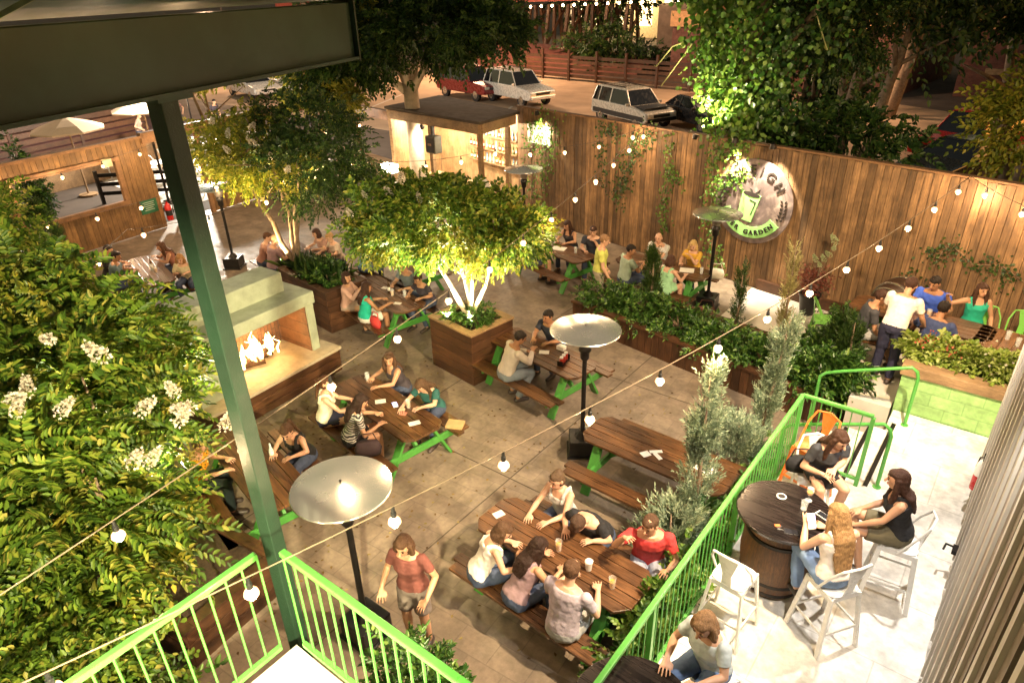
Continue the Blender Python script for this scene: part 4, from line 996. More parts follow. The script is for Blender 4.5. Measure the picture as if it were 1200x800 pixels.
person('person in a pale shirt and jeans on a stool at the bottom of the terrace', (-1.05, 3.86, 0), 165, skin='fair', hc=(.35, .2, .1), hair='bob', top=(.55, .62, .64), sleeve='short', bottom=(.14, .22, .4), lean=16, hl=(-.16, .42, 1.66), hr=(.14, .42, 1.66), turn=5, nod=20, **kw)
# ------------------------------------------------------------------ patio heaters
def heater(label, loc, lean=0, proto=None):
    if proto: return dup(proto, loc, lean, label)
    t = thing('patio_heater', label, 'patio heater', loc, 0, 'mushroom patio heaters')
    q = MB(); q.span(-.23, .23, -.23, .23, 0, .03); q.prism([(-.2, -.2), (.2, -.2), (.2, .2), (-.2, .2)], .03, .28); q.build('base', M_black, t, bevel=.02)
    MB().lathe((0, 0, 0), [(.12, .28), (.05, .36), (.034, .37), (.034, 1.62)], 18).build('pole', M_iron, t, 'auto')
    q = MB(); q.lathe((0, 0, 0), [(.05, 1.6), (.065, 1.63), (.065, 1.72), (.09, 1.75), (.085, 1.8), (.06, 1.83)], 18); q.build('burner_housing', M_iron, t, 'auto')
    MB().lathe((0, 0, 0), [(.07, 1.832), (.1, 1.9), (.105, 2.04)], 20).build('burner_mesh', mat('perforated_steel', (.3, .27, .24), .4, .8), t, 'auto')
    q = MB(); q.lathe((0, 0, 0), [(.11, 2.045), (.3, 2.07), (.485, 2.06), (.498, 2.068), (.49, 2.08), (.34, 2.104), (.14, 2.132), (.05, 2.142), (.001, 2.144)], 64)
    q.build('reflector', M_dish, t, 'auto')
    q = MB(); q.lathe((0, 0, 0), [(.012, 2.14), (.012, 2.16), (.001, 2.163)], 8)
    q.build('bolt', M_iron, t)
    return t
M_dish, nt_, b_ = nodes('dull_aluminium_dish')
v_ = coords(nt_); n_ = noise(nt_, v_, 1.6, 3, .5, .2)
nt_.links.new(ramp(nt_, n_, [(.3, (.42, .47, .42)), (.7, (.74, .72, .68))]), b_.inputs['Base Color']); b_.inputs['Metallic'].default_value = .85
nt_.links.new(ramp(nt_, noise(nt_, v_, 3, 3), [(.3, .2), (.7, .3)]), b_.inputs['Roughness'])
h0 = heater('patio heater whose big round silver dish is nearest to us at lower left', (-4.55, 3.03, 0))
heater('tall patio heater with a greenish dish in the middle of the garden', (-4.40, 7.22, 0), .6, h0)
heater('patio heater standing on the pale concrete in front of the round sign', (-4.95, 13.1, 0), 1.7, h0)
heater('patio heater in the entrance gap, half hidden behind the green post', (-15.75, 8.55, 0), 2.2, h0)
heater('patio heater beside the bar under the wall floodlight', (-10.45, 13.9, 0), 2.9, h0)

# ------------------------------------------------------------------ things on the tables
M_amber = glass('beer', (.8, .4, .05), .05, .75); M_phone = mat('phone_glass', (.02, .02, .025), .15); M_screen = emit('phone_screen', (.25, .35, 1), 2.5)
def cup(label, loc, kind='glass', fill=True):
    t = thing('drinking_glass', label, 'glass', loc)
    MB().lathe((0, 0, 0), [(.028, 0), (.03, .004), (.04, .14), (.037, .14), (.028, .008), (.001, .008)], 16).build('glass_wall', M_glass, t, 'auto')
    if fill: MB().lathe((0, 0, 0), [(.026, .01), (.033, .09), (.001, .092)], 14).build('drink', M_amber, t, 'auto')
    return t
def flat(name, label, cat, loc, d, rz, m, part=None):
    o = MB().box((0, 0, d[2] / 2), d).build(name, m, loc=loc, rz=rz, bevel=.002 if d[2] > .005 else 0); tag(o, label, cat); return o
def phone(label, loc, rz, body, lit=False):
    t = thing('phone', label, 'phone', loc, rz)
    MB().box((0, 0, .0045), (.075, .148, .009)).build('body', body, t, bevel=.003); MB().box((0, 0, .0098), (.064, .118, .001)).build('screen', M_screen if lit else M_phone, t)
    return t
def on(k, x, y, z=.752): 
    c, a, zz = TB[k]; p = V((*c, zz)) + Matrix.Rotation(R(a), 3, 'Z') @ V((x, y, z)); return tuple(p)
def bottle(label, loc, col, h=.23, name='bottle'):
    t = thing(name, label, 'bottle', loc)
    MB().lathe((0, 0, 0), [(.03, 0), (.032, .01), (.032, h * .55), (.014, h * .75), (.012, h)], 14).build('glass_body', glass('bottle_%d_%d' % (col[0] * 99, col[1] * 99), col, .05, .85), t, 'auto')
    MB().lathe((0, 0, 0), [(.033, h * .2), (.0335, h * .2), (.0335, h * .48), (.033, h * .48)], 14).build('paper_label', M_paper, t, 'auto')
    return t
def bag(label, loc, rz, col, s=1):
    m = cloth(col); t = thing('bag', label, 'bag', loc, rz)
    q = MB(); q.loft([(V((0, 0, .0)), V((.15, 0, 0)) * s, V((0, .06, 0)) * s), (V((0, 0, .1)) * s, V((.17, 0, 0)) * s, V((0, .075, 0)) * s), (V((0, 0, .2)) * s, V((.13, 0, 0)) * s, V((0, .04, 0)) * s)], n=16); q.build('pouch', m, t, True)
    MB().tube([V((-.12, 0, .19)) * s, V((-.08, .02, .3)) * s, V((.08, .02, .3)) * s, V((.12, 0, .19)) * s], .008, 6).build('strap', m, t, True); return t
phone('phone with a lit blue screen in the middle of the four women', on('T2', .12, .1), R(60), M_white, True)
flat('menu_card', 'small white card left of the lit phone', 'card', on('T2', -.12, .0), (.16, .11, .003), R(50), M_paper)
flat('napkin', 'white napkin near the end of the table of the four women', 'napkin', on('T2', .72, .02), (.17, .1, .003), R(60), M_paper)
flat('coaster', 'reddish card beside the yellow drink on the table of the four women', 'coaster', on('T2', .4, .05), (.11, .09, .006), R(20), mat('red_card', (.5, .2, .14), .7))
cup('small glass of yellow beer right of the lit phone', on('T2', .33, .2)); cup('empty glass at the far left end of the table of the four women', on('T2', -.78, .2), fill=False)
phone('black phone in front of the woman in stripes', on('T2', .15, -.2), R(20), M_black)
o = flat('paper_bag', 'folded tan paper bag on the far bench behind the woman in dark teal', 'bag', on('T2', .84, .66, .452), (.26, .2, .04), R(25), mat('kraft_paper', (.5, .33, .15), .8, 0, .15, 9, .4, 20))
bag('dark striped handbag on the near bench behind the woman in stripes', on('T2', .52, -.66, .452), R(50), (.05, .03, .035), 1.15)
cup('glass at the near end of the table by the green post', on('T4', .1, .0), fill=False); bottle('clear bottle on the table in front of the woman in black', on('T4', .02, .22), (.6, .7, .7)); cup('glass of yellow beer beside the post', on('T4', .0, -.08))
flat('napkin', 'white napkin in front of the two men', 'napkin', on('T3', .08, .0), (.17, .12, .003), R(30), M_paper)
t = thing('condiment_caddy', 'red and white condiment caddy near the right end of the table of the two men', 'caddy', on('T3', .55, -.02), R(10))
q = MB(); q.span(-.05, .05, -.15, .15, 0, .01); q.span(-.05, .05, -.15, -.142, .01, .09); q.span(-.05, .05, .142, .15, .01, .09); q.build('tray', M_iron, t)
for i in range(3): j = MB().lathe((0, -.09 + i * .09, .012), [(.03, 0), (.033, .1), (.028, .11)], 12).build('jar', mat('red_sauce', (.5, .04, .02), .4), t, 'auto'); MB().lathe((0, -.09 + i * .09, .123), [(.031, 0), (.031, .025), (.001, .027)], 12).build('lid', M_white, j, 'auto')
flat('takeout_box', 'small white box between the man in navy and the heater pole', 'box', on('T3', .22, .28), (.14, .1, .07), R(-5), M_paper)
for i, (x, y, r, w, d) in enumerate(((-.02, .0, 40, .17, .06), (.05, -.08, -30, .15, .06), (-.1, -.14, 60, .12, .11))):
    flat('napkin', ['long white napkin strip across the others on the empty table', 'short white napkin strip pointing to the bench on the empty table', 'square white napkin nearest the heater on the empty table'][i], 'napkin', on('T1', x, y, .752 + i * .004), (w, d, .003), R(r), M_paper)
flat('menu_card', 'large white sheet at the right end of the empty table', 'card', on('T1', .66, .06), (.26, .17, .003), R(-12), M_paper)
flat('menu_card', 'small white card at the left end of the crowded table', 'card', on('T5', -.9, -.02), (.13, .1, .003), R(70), M_paper)
cup('glass of amber beer in front of the man bending low', on('T5', .0, -.03)); 
t = thing('paper_cup', 'white lidded cup on the crowded table beside the red tee', 'cup', on('T5', .42, -.05)); MB().lathe((0, 0, 0), [(.03, 0), (.042, .11), (.038, .11)], 18).build('cup_wall', M_white, t, 'auto'); MB().lathe((0, 0, .111), [(.045, 0), (.045, .01), (.036, .02), (.001, .02)], 18).build('lid', M_paper, t, 'auto')
cup('small dark drink at the right end of the crowded table', on('T5', .75, -.1))
bottle('dark beer bottle on the table of the woman in teal', on('T6', .02, .05), (.1, .05, .02), .26); cup('glass of beer beside the dark bottle', on('T6', .2, .02)); cup('white topped glass near the bench end of the shaded table', on('T6', .42, .18), fill=False)
flat('napkin', 'white napkin at the right end of the shaded table', 'napkin', on('T6', .6, -.1), (.15, .1, .003), R(20), M_paper)
flat('coaster', 'pale coaster left of the dark bottle', 'coaster', on('T6', -.25, .1), (.13, .1, .003), R(10), M_paper)
bag('red handbag on the bench beside the woman in teal', on('T6', .66, -.66, .452), R(-10), (.65, .05, .05), 1)
flat('tray', 'pale paper tray on the table against the vines', 'tray', on('T7', .1, .0), (.32, .22, .02), R(10), M_paper); cup('glass at the right end of the table against the vines', on('T7', .55, .1), fill=False)
cup('glass near the dark haired woman at the vine table', on('T7', -.2, .1), fill=False)
flat('tray', 'pale paper sheet on the table of the blonde woman', 'tray', on('T8', .55, .05), (.3, .24, .01), R(20), M_paper); cup('clear glass at the end of the table of the blonde woman', on('T8', .88, .05), fill=False)
flat('plate', 'small white dish in front of the bald man', 'plate', on('T8', .0, -.05), (.14, .12, .012), R(30), M_paper)
bag('white tote bag on the bench end behind the blonde woman', on('T8', .95, .68, .452), R(20), (.6, .55, .45), 1.1)
bag('brown patterned bag on the ground at the foot of the heater by the sign', (-4.75, 12.55, 0), R(20), (.16, .07, .05), 1.3)
cup('glass on the table by the left wall', on('T9', .1, .05), fill=False); cup('tall beer glass on the table by the left wall', on('T9', .3, .1)); bottle('brown bottle on the table by the left wall', on('T9', -.05, .1), (.2, .1, .03))
cup('glass on the table of the man in blue polo', on('T11', .1, .05)); cup('clear glass on the small square table', (.28, 11.8, 1.352), fill=False); cup('second clear glass at the corner of the small square table', (.42, 11.62, 1.352), fill=False)
# barrel top: phones, coaster, glass, keys
bz = .6 + .988
t = thing('coaster', 'round white beer mat on the barrel top', 'coaster', (-1.22, 5.98, bz)); MB().lathe((0, 0, 0), [(.05, 0), (.05, .004), (.001, .004)], 24).build('mat_board', M_paper, t); MB().lathe((0, 0, .0042), [(.028, 0), (.036, 0), (.036, .0006), (.028, .0006)], 24).build('printed_ring', M_let, t)
phone('white phone with dark screen on the right edge of the barrel', (-.79, 5.93, bz), R(70), M_white); phone('dark phone beside the keys on the barrel', (-.97, 5.52, bz), R(-68), M_black)
t = thing('wine_glass', 'small stemmed glass of amber drink on the barrel', 'glass', (-.98, 6.08, bz)); MB().lathe((0, 0, 0), [(.035, 0), (.035, .004), (.006, .01), (.005, .06), (.03, .085), (.036, .12), (.032, .16)], 16).build('bowl', M_glass, t, 'auto'); MB().lathe((0, 0, .07), [(.001, 0), (.024, .012), (.03, .04), (.001, .042)], 14).build('drink', M_amber, t, 'auto')
t = thing('tumbler', 'clear tumbler beside the stemmed glass on the barrel', 'glass', (-.98, 5.92, bz)); MB().lathe((0, 0, 0), [(.03, 0), (.036, .1), (.033, .1), (.027, .006), (.001, .006)], 16).build('glass_wall', M_glass, t, 'auto')
t = thing('keys', 'bunch of keys with an orange tag on the barrel', 'keys', (-1.08, 5.5, bz)); q = MB()
for i in range(4): q.box((.02 * math.cos(i * 1.7), .02 * math.sin(i * 1.7), .004 + i * .002), (.05, .012, .002), (0, 0, i * 1.2))
q.build('key', M_steel, t); MB().box((-.03, .02, .012), (.05, .03, .006), (0, 0, .6)).build('tag', mat('orange_tag', (.7, .18, .05), .5), t)
phone('phone with a lit blue screen held by the blonde woman', (-.83, 5.56, 1.78), R(40), M_white, True).rotation_euler = (R(55), 0, R(40))
bag('black handbag on the lap of the woman in charcoal', (-1.28, 6.86, 1.33), R(30), (.012, .012, .014), .95)
t = thing('coaster', 'round coaster on the nearest barrel top', 'coaster', (-1.35, 3.15, bz)); MB().lathe((0, 0, 0), [(.05, 0), (.05, .004), (.001, .004)], 24).build('mat_board', M_paper, t)
t = thing('glass_dish', 'round glass dish on the paving under the bench of the two men', 'dish', (-4.55, 7.75, 0)); MB().lathe((0, 0, 0), [(.001, .01), (.1, .01), (.12, .035), (.135, .035), (.13, 0), (.001, 0)], 24).build('dish', M_steel, t, 'auto')
# camera-side odds
t = thing('wine_barrel', 'dark barrel lying on its side against the fence at right', 'barrel', (-1.5, 13.35, 1.03), R(75))
q = MB(); rr = Matrix.Rotation(R(90), 4, 'Y'); q.lathe((0, 0, 0), [(.26, -.42), (.32, -.2), (.34, 0), (.32, .2), (.26, .42)], 36, rot=rr); q.build('staves', wood('black_staves', (.012, .007, .005), (.06, .03, .018), 0, .4, 0, 3, .8), t, 'auto')
for z, r in ((-.38, .272), (-.2, .322), (.2, .322), (.38, .272)): MB().lathe((0, 0, 0), [(r, z - .02), (r + .006, z - .018), (r + .006, z + .018), (r, z + .02)], 36, rot=rr).build('hoop', M_steel, t, 'auto')
q = MB(); q.bar((-.2, -.3, -.38), (-.2, .3, -.38), .08, .08); q.bar((.2, -.3, -.38), (.2, .3, -.38), .08, .08); q.build('cradle', M_planter, t)
# ------------------------------------------------------------------ trees and plants in the garden
def tree(name, label, base, tips, r0, trunkm, crowns, seed=1, group=None, bl=None, blm=None, cat='tree', bsize=1, stem=0):
    t = thing(name, label, cat, base, 0, group); b = V(base)
    q = MB()
    if stem: q.tube([(0, 0, -.1), (.02, 0, stem * .5), (0, 0, stem + .3)], [r0 * 1.35, r0 * 1.1, r0], 12)
    limbs(q, (0, 0, stem), [V(p) - b for p in tips], r0 * (.6 if stem else 1), seed); q.build('trunk', trunkm, t, True)
    for i, cd in enumerate(crowns):
        cd = dict(cd); m = cd.pop('m'); bl_ = [(tuple(V(c) - b), rad, n) for c, rad, n in cd.pop('blobs')]
        crown('crown', t, m, bl_, seed * 10 + i, **cd)
    if bl: blossoms(t, [tuple(V((0, 0, 6.4)).lerp(V(p), .93) - b) if name == 'crape_myrtle' else tuple(V(p) - b) for p in bl], blm, bsize, seed)
    return t
def uplight(label, loc, target, power, spot=110, col=(1, .9, .62)):
    return floodlight(label, loc, target, power, col, spot, 'uplight', .04)
# the floodlit tree in the square planter
pb = (-7.45, 8.25, .93)
tree('floodlit_tree', 'small multi-stemmed tree with floodlit white stems in the square planter', pb,
     [(-8.3, 7.9, 2.9), (-7.9, 8.7, 2.9), (-7.1, 8.6, 2.9), (-7.05, 8.1, 2.6), (-7.8, 8.2, 3.0), (-8.5, 8.3, 2.6)], .048, M_pale,
     [dict(m=LEAF, blobs=[((-7.9, 8.1, 2.78), (1.1, .95, .55), 820), ((-8.9, 7.75, 2.75), (.7, .7, .5), 520), ((-7.0, 8.7, 2.65), (.8, .75, .45), 560), ((-8.1, 7.9, 3.15), (.8, .7, .35), 260)], nl=9, length=.22, leafL=.088, leafW=.048, cl=22, tight=.18),
      dict(m=LEAFY, blobs=[((-6.95, 8.75, 2.45), (.75, .7, .4), 420), ((-8.9, 7.6, 2.45), (.5, .5, .35), 260), ((-7.8, 8.1, 2.6), (1.0, .85, .4), 420)], nl=9, length=.2, leafL=.085, leafW=.036, cl=12)],
     3, bl=[(-8.9, 7.4, 3.2), (-9.1, 7.2, 2.9), (-8.7, 7.3, 2.7), (-8.3, 7.4, 3.3), (-7.7, 7.5, 3.3), (-9.3, 7.7, 3.2), (-8.0, 7.4, 3.6)], bsize=.8)
uplight('small uplight glaring at the foot of the white stems on the right', (-7.25, 8.02, 1.02), (-7.5, 8.3, 3.2), 700)
uplight('small uplight at the foot of the white stems on the left', (-7.72, 7.95, 1.02), (-8.2, 8.0, 3.2), 600)
# blossoming tree behind the fireplace
tree('blossoming_tree', 'leafy tree with pale yellow blossom clusters behind the fireplace', (-12.6, 8.3, .83),
     [(-14.4, 8.6, 3.4), (-13.2, 9.6, 3.9), (-12.6, 8.9, 3.6), (-13.6, 8.4, 3.9)], .07, M_trunk,
     [dict(m=LEAFY, blobs=[((-14.0, 8.6, 3.1), (1.25, 1.0, .75), 1000), ((-15.0, 8.5, 3.3), (.7, .7, .5), 400)], nl=9, length=.26, leafL=.085, leafW=.045, cl=16, tight=.25),
      dict(m=LEAFD, blobs=[((-12.3, 9.2, 3.0), (1.1, 1.0, .85), 1050), ((-13.0, 9.4, 3.7), (1.0, .9, .5), 350)], nl=9, length=.26, leafL=.085, leafW=.045, cl=16, tight=.25)],
     4, bl=[(-14.9 + .33 * i, 8.0 + .12 * (i % 3), 3.1 + .25 * ((i * 7) % 4) - .1) for i in range(9)], blm=PETAL, bsize=.85)
uplight('small uplight under the blossoming tree', (-12.75, 8.0, .95), (-13.7, 8.5, 3.2), 800, col=(1, .75, .35))
# big crape myrtle at left, nearest to us
lb = (-6.9, 1.9, .42)
fb_ = [((-7.3, 1.85, 2.5), (1.0, .8, .8), 560), ((-8.4, 2.1, 2.8), (1.2, 1.0, .8), 600), ((-9.6, 2.2, 2.7), (1.0, .8, .7), 380), ((-7.0, .8, 2.3), (1.1, .9, .75), 520), ((-8.7, 2.8, 2.3), (.75, .6, .5), 240), ((-6.15, 1.3, 2.05), (.75, .65, .5), 260)]
tree('crape_myrtle', 'large crape myrtle filling the left side, with long leafy sprays and white blossoms', lb,
     [(-7.2, 2.0, 2.9), (-8.5, 2.2, 3.2), (-7.0, .9, 2.6), (-9.5, 2.6, 3.4), (-6.2, 1.5, 2.4), (-8.6, 3.0, 2.7)], .055, M_trunk,
     [dict(m=LEAF, blobs=fb_, nl=22, length=.5, leafL=.1, leafW=.042, cl=22, tight=.2, low=.5, spread=1.3, droop=.5, jit=.06),
      dict(m=LEAFY, blobs=[(c, tuple(x * 1.02 for x in r), n // 3) for c, r, n in fb_], nl=13, length=.32, leafL=.08, leafW=.038, cl=12, tight=.2, low=.6, spread=1.1, droop=.4)],
     5, bl=[(-6.02, 2.38, 2.95), (-5.98, 2.45, 2.75), (-5.92, 2.3, 2.72), (-5.9, 2.0, 3.0), (-6.0, 2.75, 2.35), (-6.65, 1.28, 3.2), (-6.5, 1.25, 3.15), (-6.6, 1.4, 3.25), (-5.8, 1.75, 2.6), (-5.85, 1.9, 2.5), (-6.95, 1.8, 3.5), (-6.4, 2.0, 3.4), (-6.3, 1.5, 3.1)], bsize=.85)
g = rng(77); bp = np.array([(-6.9, 1.6, 2.75), (-6.4, 1.5, 2.3), (-7.6, .9, 2.9), (-5.9, 1.9, 2.0), (-8.8, 1.9, 3.5), (-6.1, 1.0, 2.2), (-6.3, 2.5, 2.0)])
P = np.concatenate([c + g.normal(size=(230, 3)) * .1 for c in bp]) - np.array(lb); D = unit(g.normal(size=P.shape))
leaves('bud_spray', P, D, unit(g.normal(size=P.shape)), .028, .018, BUD, bpy.data.objects['crape_myrtle'])
uplight('uplight buried in the big crape myrtle', (-7.6, 2.2, 1.0), (-7.3, 2.0, 3.2), 1300)
uplight('second uplight in the crape myrtle near the fireplace', (-8.9, 3.0, .7), (-8.7, 2.6, 3.2), 1000)
tree('crape_myrtle', 'leafy shrub filling the bottom left corner below the crape myrtle', (-6.0, .3, 0), [(-6.2, .4, 1.6), (-5.6, .7, 1.5), (-5.4, 0, 1.7)], .04, M_trunk,
     [dict(m=LEAF, blobs=[((-6.0, .6, 1.5), (1.0, .8, .6), 900), ((-5.0, .2, 1.3), (.9, .8, .6), 800), ((-4.4, .9, .7), (.7, .5, .5), 500)], nl=12, length=.3, leafL=.08, leafW=.042, cl=16, tight=.22)], 6)
tree('leafy_shrub', 'loose leafy shrub growing through the stair railing at the bottom', (-2.9, 2.3, 0), [(-2.9, 2.4, 1.2), (-2.5, 2.3, 1.0)], .03, M_trunk,
     [dict(m=LEAFB, blobs=[((-2.9, 2.35, .9), (.6, .35, .5), 520), ((-2.2, 2.3, .7), (.5, .3, .45), 420)], nl=9, length=.2, leafL=.06, leafW=.03, cl=14)], 7, cat='shrub')
def shrub(label, c, rad, n, m=LEAFB, seed=1, L=.075, W=.035, nl=8, length=.18, base=None, name='shrub', droop=.35, group=None, tight=.25, extra=None):
    base = base or (c[0], c[1], c[2] - rad[2]); t = thing(name, label, 'shrub', base, 0, group); b = V(base)
    g = random.Random(seed); q = MB()
    for i in range(6):
        e = V(c) - b + V((g.uniform(-.6, .6) * rad[0], g.uniform(-.6, .6) * rad[1], g.uniform(0, .6) * rad[2])); q.tube([(0, 0, 0), e * .5 + V((0, 0, .03)), e], [.02, .014, .006], 5)
    q.build('stem', M_trunk, t, True)
    crown('foliage', t, m, [(tuple(V(c) - b), rad, n)] + ([(tuple(V(x[0]) - b), x[1], x[2]) for x in extra] if extra else []), seed, nl, length, L, W, droop, 16, tight)
    return t
def pl_at(s, d, z=.42):
    u = pd.normalized(); nrm = V((-u.y, u.x, 0)); p = V((*PL[0], 0)) + u * s + nrm * d; return (p.x, p.y, z)
def S(label, s, d, rad, n, **k):
    p = pl_at(s, d - .1); rad = (rad[0] * .95, rad[1] * .8, rad[2] * .62); return shrub(label, (p[0], p[1], p[2] + rad[2] * .8), rad, int(n * .8), base=p, **k)
S('dark leafy shrub at the left end of the long planter', .5, .6, (.55, .5, .35), 380, seed=21)
S('low leafy shrub in the long planter under the round dish', 1.3, .6, (.55, .55, .36), 420, seed=22)
S('broad glossy shrub in the long planter below the green dress', 2.2, .65, (.6, .55, .38), 460, seed=23)
S('dense leafy shrub in the long planter in front of the dark heater base', 3.1, .6, (.55, .55, .36), 430, seed=24)
S('fresh green shrub in the long planter near the leaning juniper', 3.95, .55, (.5, .5, .38), 430, seed=25)
S('round bright shrub at the right end of the long planter', 4.75, .55, (.5, .52, .45), 480, seed=26)
shrub('bright broad leaved shrub between the steps and the long planter', (-1.95, 10.55, .6), (.5, .42, .45), 520, seed=27, base=(-1.95, 10.55, 0), L=.11, W=.045, m=LEAFB)
shrub('leafy shrub beside the dark jeans of the standing man', (-2.2, 11.3, .45), (.4, .35, .35), 260, seed=28, base=(-2.2, 11.3, 0), L=.09, W=.04)
def conifer(label, base, h, r, n, seed, lean=(0, 0), m=LEAFJ, trunk=True, name='juniper', low=.12, shape=None, L=.09):
    t = thing(name, label, 'shrub' if h < 1.2 else 'tree', base); g = rng(seed); q = MB()
    q.tube([(0, 0, 0), (lean[0] * .5 + .02, lean[1] * .5, h * .5), (lean[0], lean[1], h)], [.03, .022, .005], 6); q.build('trunk', M_trunk, t, True)
    k = 40; ct = g.uniform(low, 1, k); ca = np.cumsum(g.uniform(1.6, 2.8, k))
    env = lambda z: (np.sin(np.clip((z - low * .6) / (1 - low * .6), 0, 1) * np.pi * .5 + .9) ** .8 * (1 - z) ** .35 if shape is None else shape(z))
    i = g.integers(0, k, n); z = np.clip(ct[i] + g.normal(size=n) * .035, low * .8, 1.02); a = ca[i] + g.normal(size=n) * .45
    rr = r * env(np.clip(z, 0, .999)) * g.uniform(.35, 1.0, n) * (1 + .25 * np.sin(ca[i] * 3))
    P = np.stack([np.cos(a) * rr + lean[0] * z, np.sin(a) * rr + lean[1] * z, z * h], 1); D = np.stack([np.cos(a) * .6, np.sin(a) * .6, np.full(n, 1.0)], 1) + g.normal(size=(n, 3)) * .28
    P, D, N, Ln, W = sprigs(P, D, 8, .16, .05, .013, g, -.1, .5)
    leaves('foliage', P, D, N, Ln * L / .05 * .6, W * 1.1, m, t, .1, .05); return t
conifer('tall blue green juniper with a twisted open shape in front of the empty table', (-2.2, 6.2, 0), 2.5, .2, 1500, 31, (-.05, .12), shape=lambda z: .25 + .6 * np.abs(np.sin(z * 9.5 + .6)) * (1 - z) ** .3 + .1 * (1 - z))
conifer('low silvery juniper bush spreading at the foot of the tall juniper', (-2.35, 5.9, 0), .8, .45, 1300, 32, (0, 0), shape=lambda z: (1 - z * .75) ** .5)
conifer('leaning juniper with yellowish tips beside the top of the terrace railing', (-2.3, 8.75, 0), 2.1, .2, 1150, 33, (.1, .3), shape=lambda z: .3 + .6 * np.abs(np.sin(z * 8 + 1.4)) * (1 - z) ** .3)
conifer('small rounded juniper on the paving behind the terrace railing', (-2.4, 8.15, 0), .75, .42, 1100, 34, shape=lambda z: (1 - z * .8) ** .5)
p = pl_at(1.2, 1.0); conifer('narrow upright dark conifer in the long planter in front of the man in sage', p, 1.15, .13, 700, 35, m=LEAFD, name='conifer', shape=lambda z: np.minimum(1, (1 - z) * 3) * .9 + .1)
p = pl_at(4.9, 1.15); conifer('upright rosemary bush with pale tips beside the green metal chair', p, 1.0, .2, 700, 36, m=LEAFD, name='rosemary', shape=lambda z: np.minimum(1, (1 - z) * 3) * .9 + .1)
p = pl_at(5.15, .9); conifer('second upright rosemary bush next to the man in dark grey', p, 1.05, .17, 600, 37, m=LEAFD, name='rosemary', shape=lambda z: np.minimum(1, (1 - z) * 3) * .9 + .1)
p = pl_at(3.0, 1.2); conifer('thin leafy stem rising before the pale concrete', p, 1.25, .06, 260, 38, m=LEAFD, name='stem_plant', shape=lambda z: .9)
p = pl_at(3.9, 1.15); conifer('tall thin plant with pale yellow spikes in front of the fence', p, 1.9, .07, 260, 39, m=leafmat('straw_leaves', [(0, (.3, .28, .1)), (1, (.5, .45, .2))]), name='stem_plant', shape=lambda z: .5 + .5 * z)
shrub('ground creeper with yellow green leaves at the foot of the terrace wall', (-1.95, 6.2, .18), (.25, 2.2, .25), 900, seed=41, base=(-1.9, 6.2, 0), L=.06, W=.045, name='creeper', length=.14, m=LEAFV)
shrub('climber threading the lower end of the terrace railing', (-1.85, 4.2, .35), (.25, 1.6, .45), 900, seed=42, base=(-1.85, 4.2, 0), L=.06, W=.045, name='creeper', length=.14, m=LEAFV)
for i, (x, lab, m, mm) in enumerate(((-.62, 'yellow green flowering plant with red flowers at the left end of the block wall', LIME, REDF), (-.32, 'leafy plant with small red flowers, second from the left end of the block wall', LIME, REDF), (-.02, 'light green leafy plant in the middle of the block wall bed', LIME, LIME), (.24, 'pale variegated plant right of the middle of the block wall bed', LIME, PETAL), (.43, 'light green plant at the right end of the block wall bed', LIME, LIME))):
    t = shrub(lab, (x, 10.62, 1.42), (.2, .22, .13), 200, m=m, seed=50 + i, base=(x, 10.5, 1.13), L=.085, W=.055, length=.13, nl=7, name='flowering_plant')
    g = rng(60 + i); P = g.normal(size=(60, 3)) * (.11, .16, .04) + (0, .12, .42); leaves('petals', P, unit(g.normal(size=P.shape)), unit(g.normal(size=P.shape)), .035, .035, mm, t)
# soil planting under the floodlit tree, spiky plant behind the fireplace
shrub('tufts of low green plants around the white stems in the square planter', (-7.4, 8.25, 1.02), (.42, .36, .1), 170, seed=55, base=(-7.4, 8.25, .93), L=.06, W=.03, length=.12, name='ground_plant')
t = thing('spiky_plant', 'dark spiky plant with reddish leaves in the tall planter', 'plant', (-11.7, 8.15, .83)); g = rng(9); n = 420; a = g.uniform(0, 6.28, n)
D = np.stack([np.cos(a) * .7, np.sin(a) * .7, g.uniform(.3, 1.3, n)], 1); P = g.normal(size=(n, 3)) * (.3, .12, .02); leaves('blade', P, unit(D), unit(np.cross(D, g.normal(size=(n, 3)))), .42, .035, LEAFD, t, .3, .5)
shrub('leafy plant beside the spiky plant in the tall planter', (-11.3, 8.1, 1.0), (.4, .3, .2), 240, seed=58, base=(-11.3, 8.1, .83), name='ground_plant')
# flower pot against the fence with tall white blossom
t = thing('flower_pot', 'dark pot of reddish flowers with a tall white flowering spray against the fence', 'plant', (-3.1, 13.9, .03))
MB().lathe((0, 0, 0), [(.14, 0), (.2, .42), (.22, .42), (.22, .46), (.18, .46), (.17, .4), (.001, .4)], 20).build('pot', M_black, t, 'auto')
g = rng(12); P = g.normal(size=(500, 3)) * (.16, .16, .12) + (0, 0, .75); leaves('red_foliage', P, unit(g.normal(size=P.shape)), unit(g.normal(size=P.shape)), .07, .04, leafmat('russet_leaves', [(0, (.12, .03, .02)), (1, (.35, .12, .08))]), t)
q = MB(); q.tube([(0, 0, .4), (.08, 0, .9), (.12, -.05, 1.4)], [.012, .01, .004], 6); q.tube([(0, 0, .4), (.1, 0, .9), (.28, -.05, 1.55)], [.012, .01, .004], 6); q.build('stem', M_trunk, t)
blossoms(t, [(.1, -.05, 1.1), (.16, -.08, 1.25), (.28, -.05, 1.5), (.3, -.08, 1.65), (.0, -.05, 1.2), (.24, -.05, 1.35)], leafmat('lime_petals', [(0, (.35, .45, .2)), (1, (.7, .75, .5))]), .8)
shrub('small leafy plant in the low pot near the fence between the chair and the barrel', (-2.2, 13.5, .3), (.3, .2, .2), 130, seed=61, base=(-2.2, 13.5, .03), name='ground_plant')

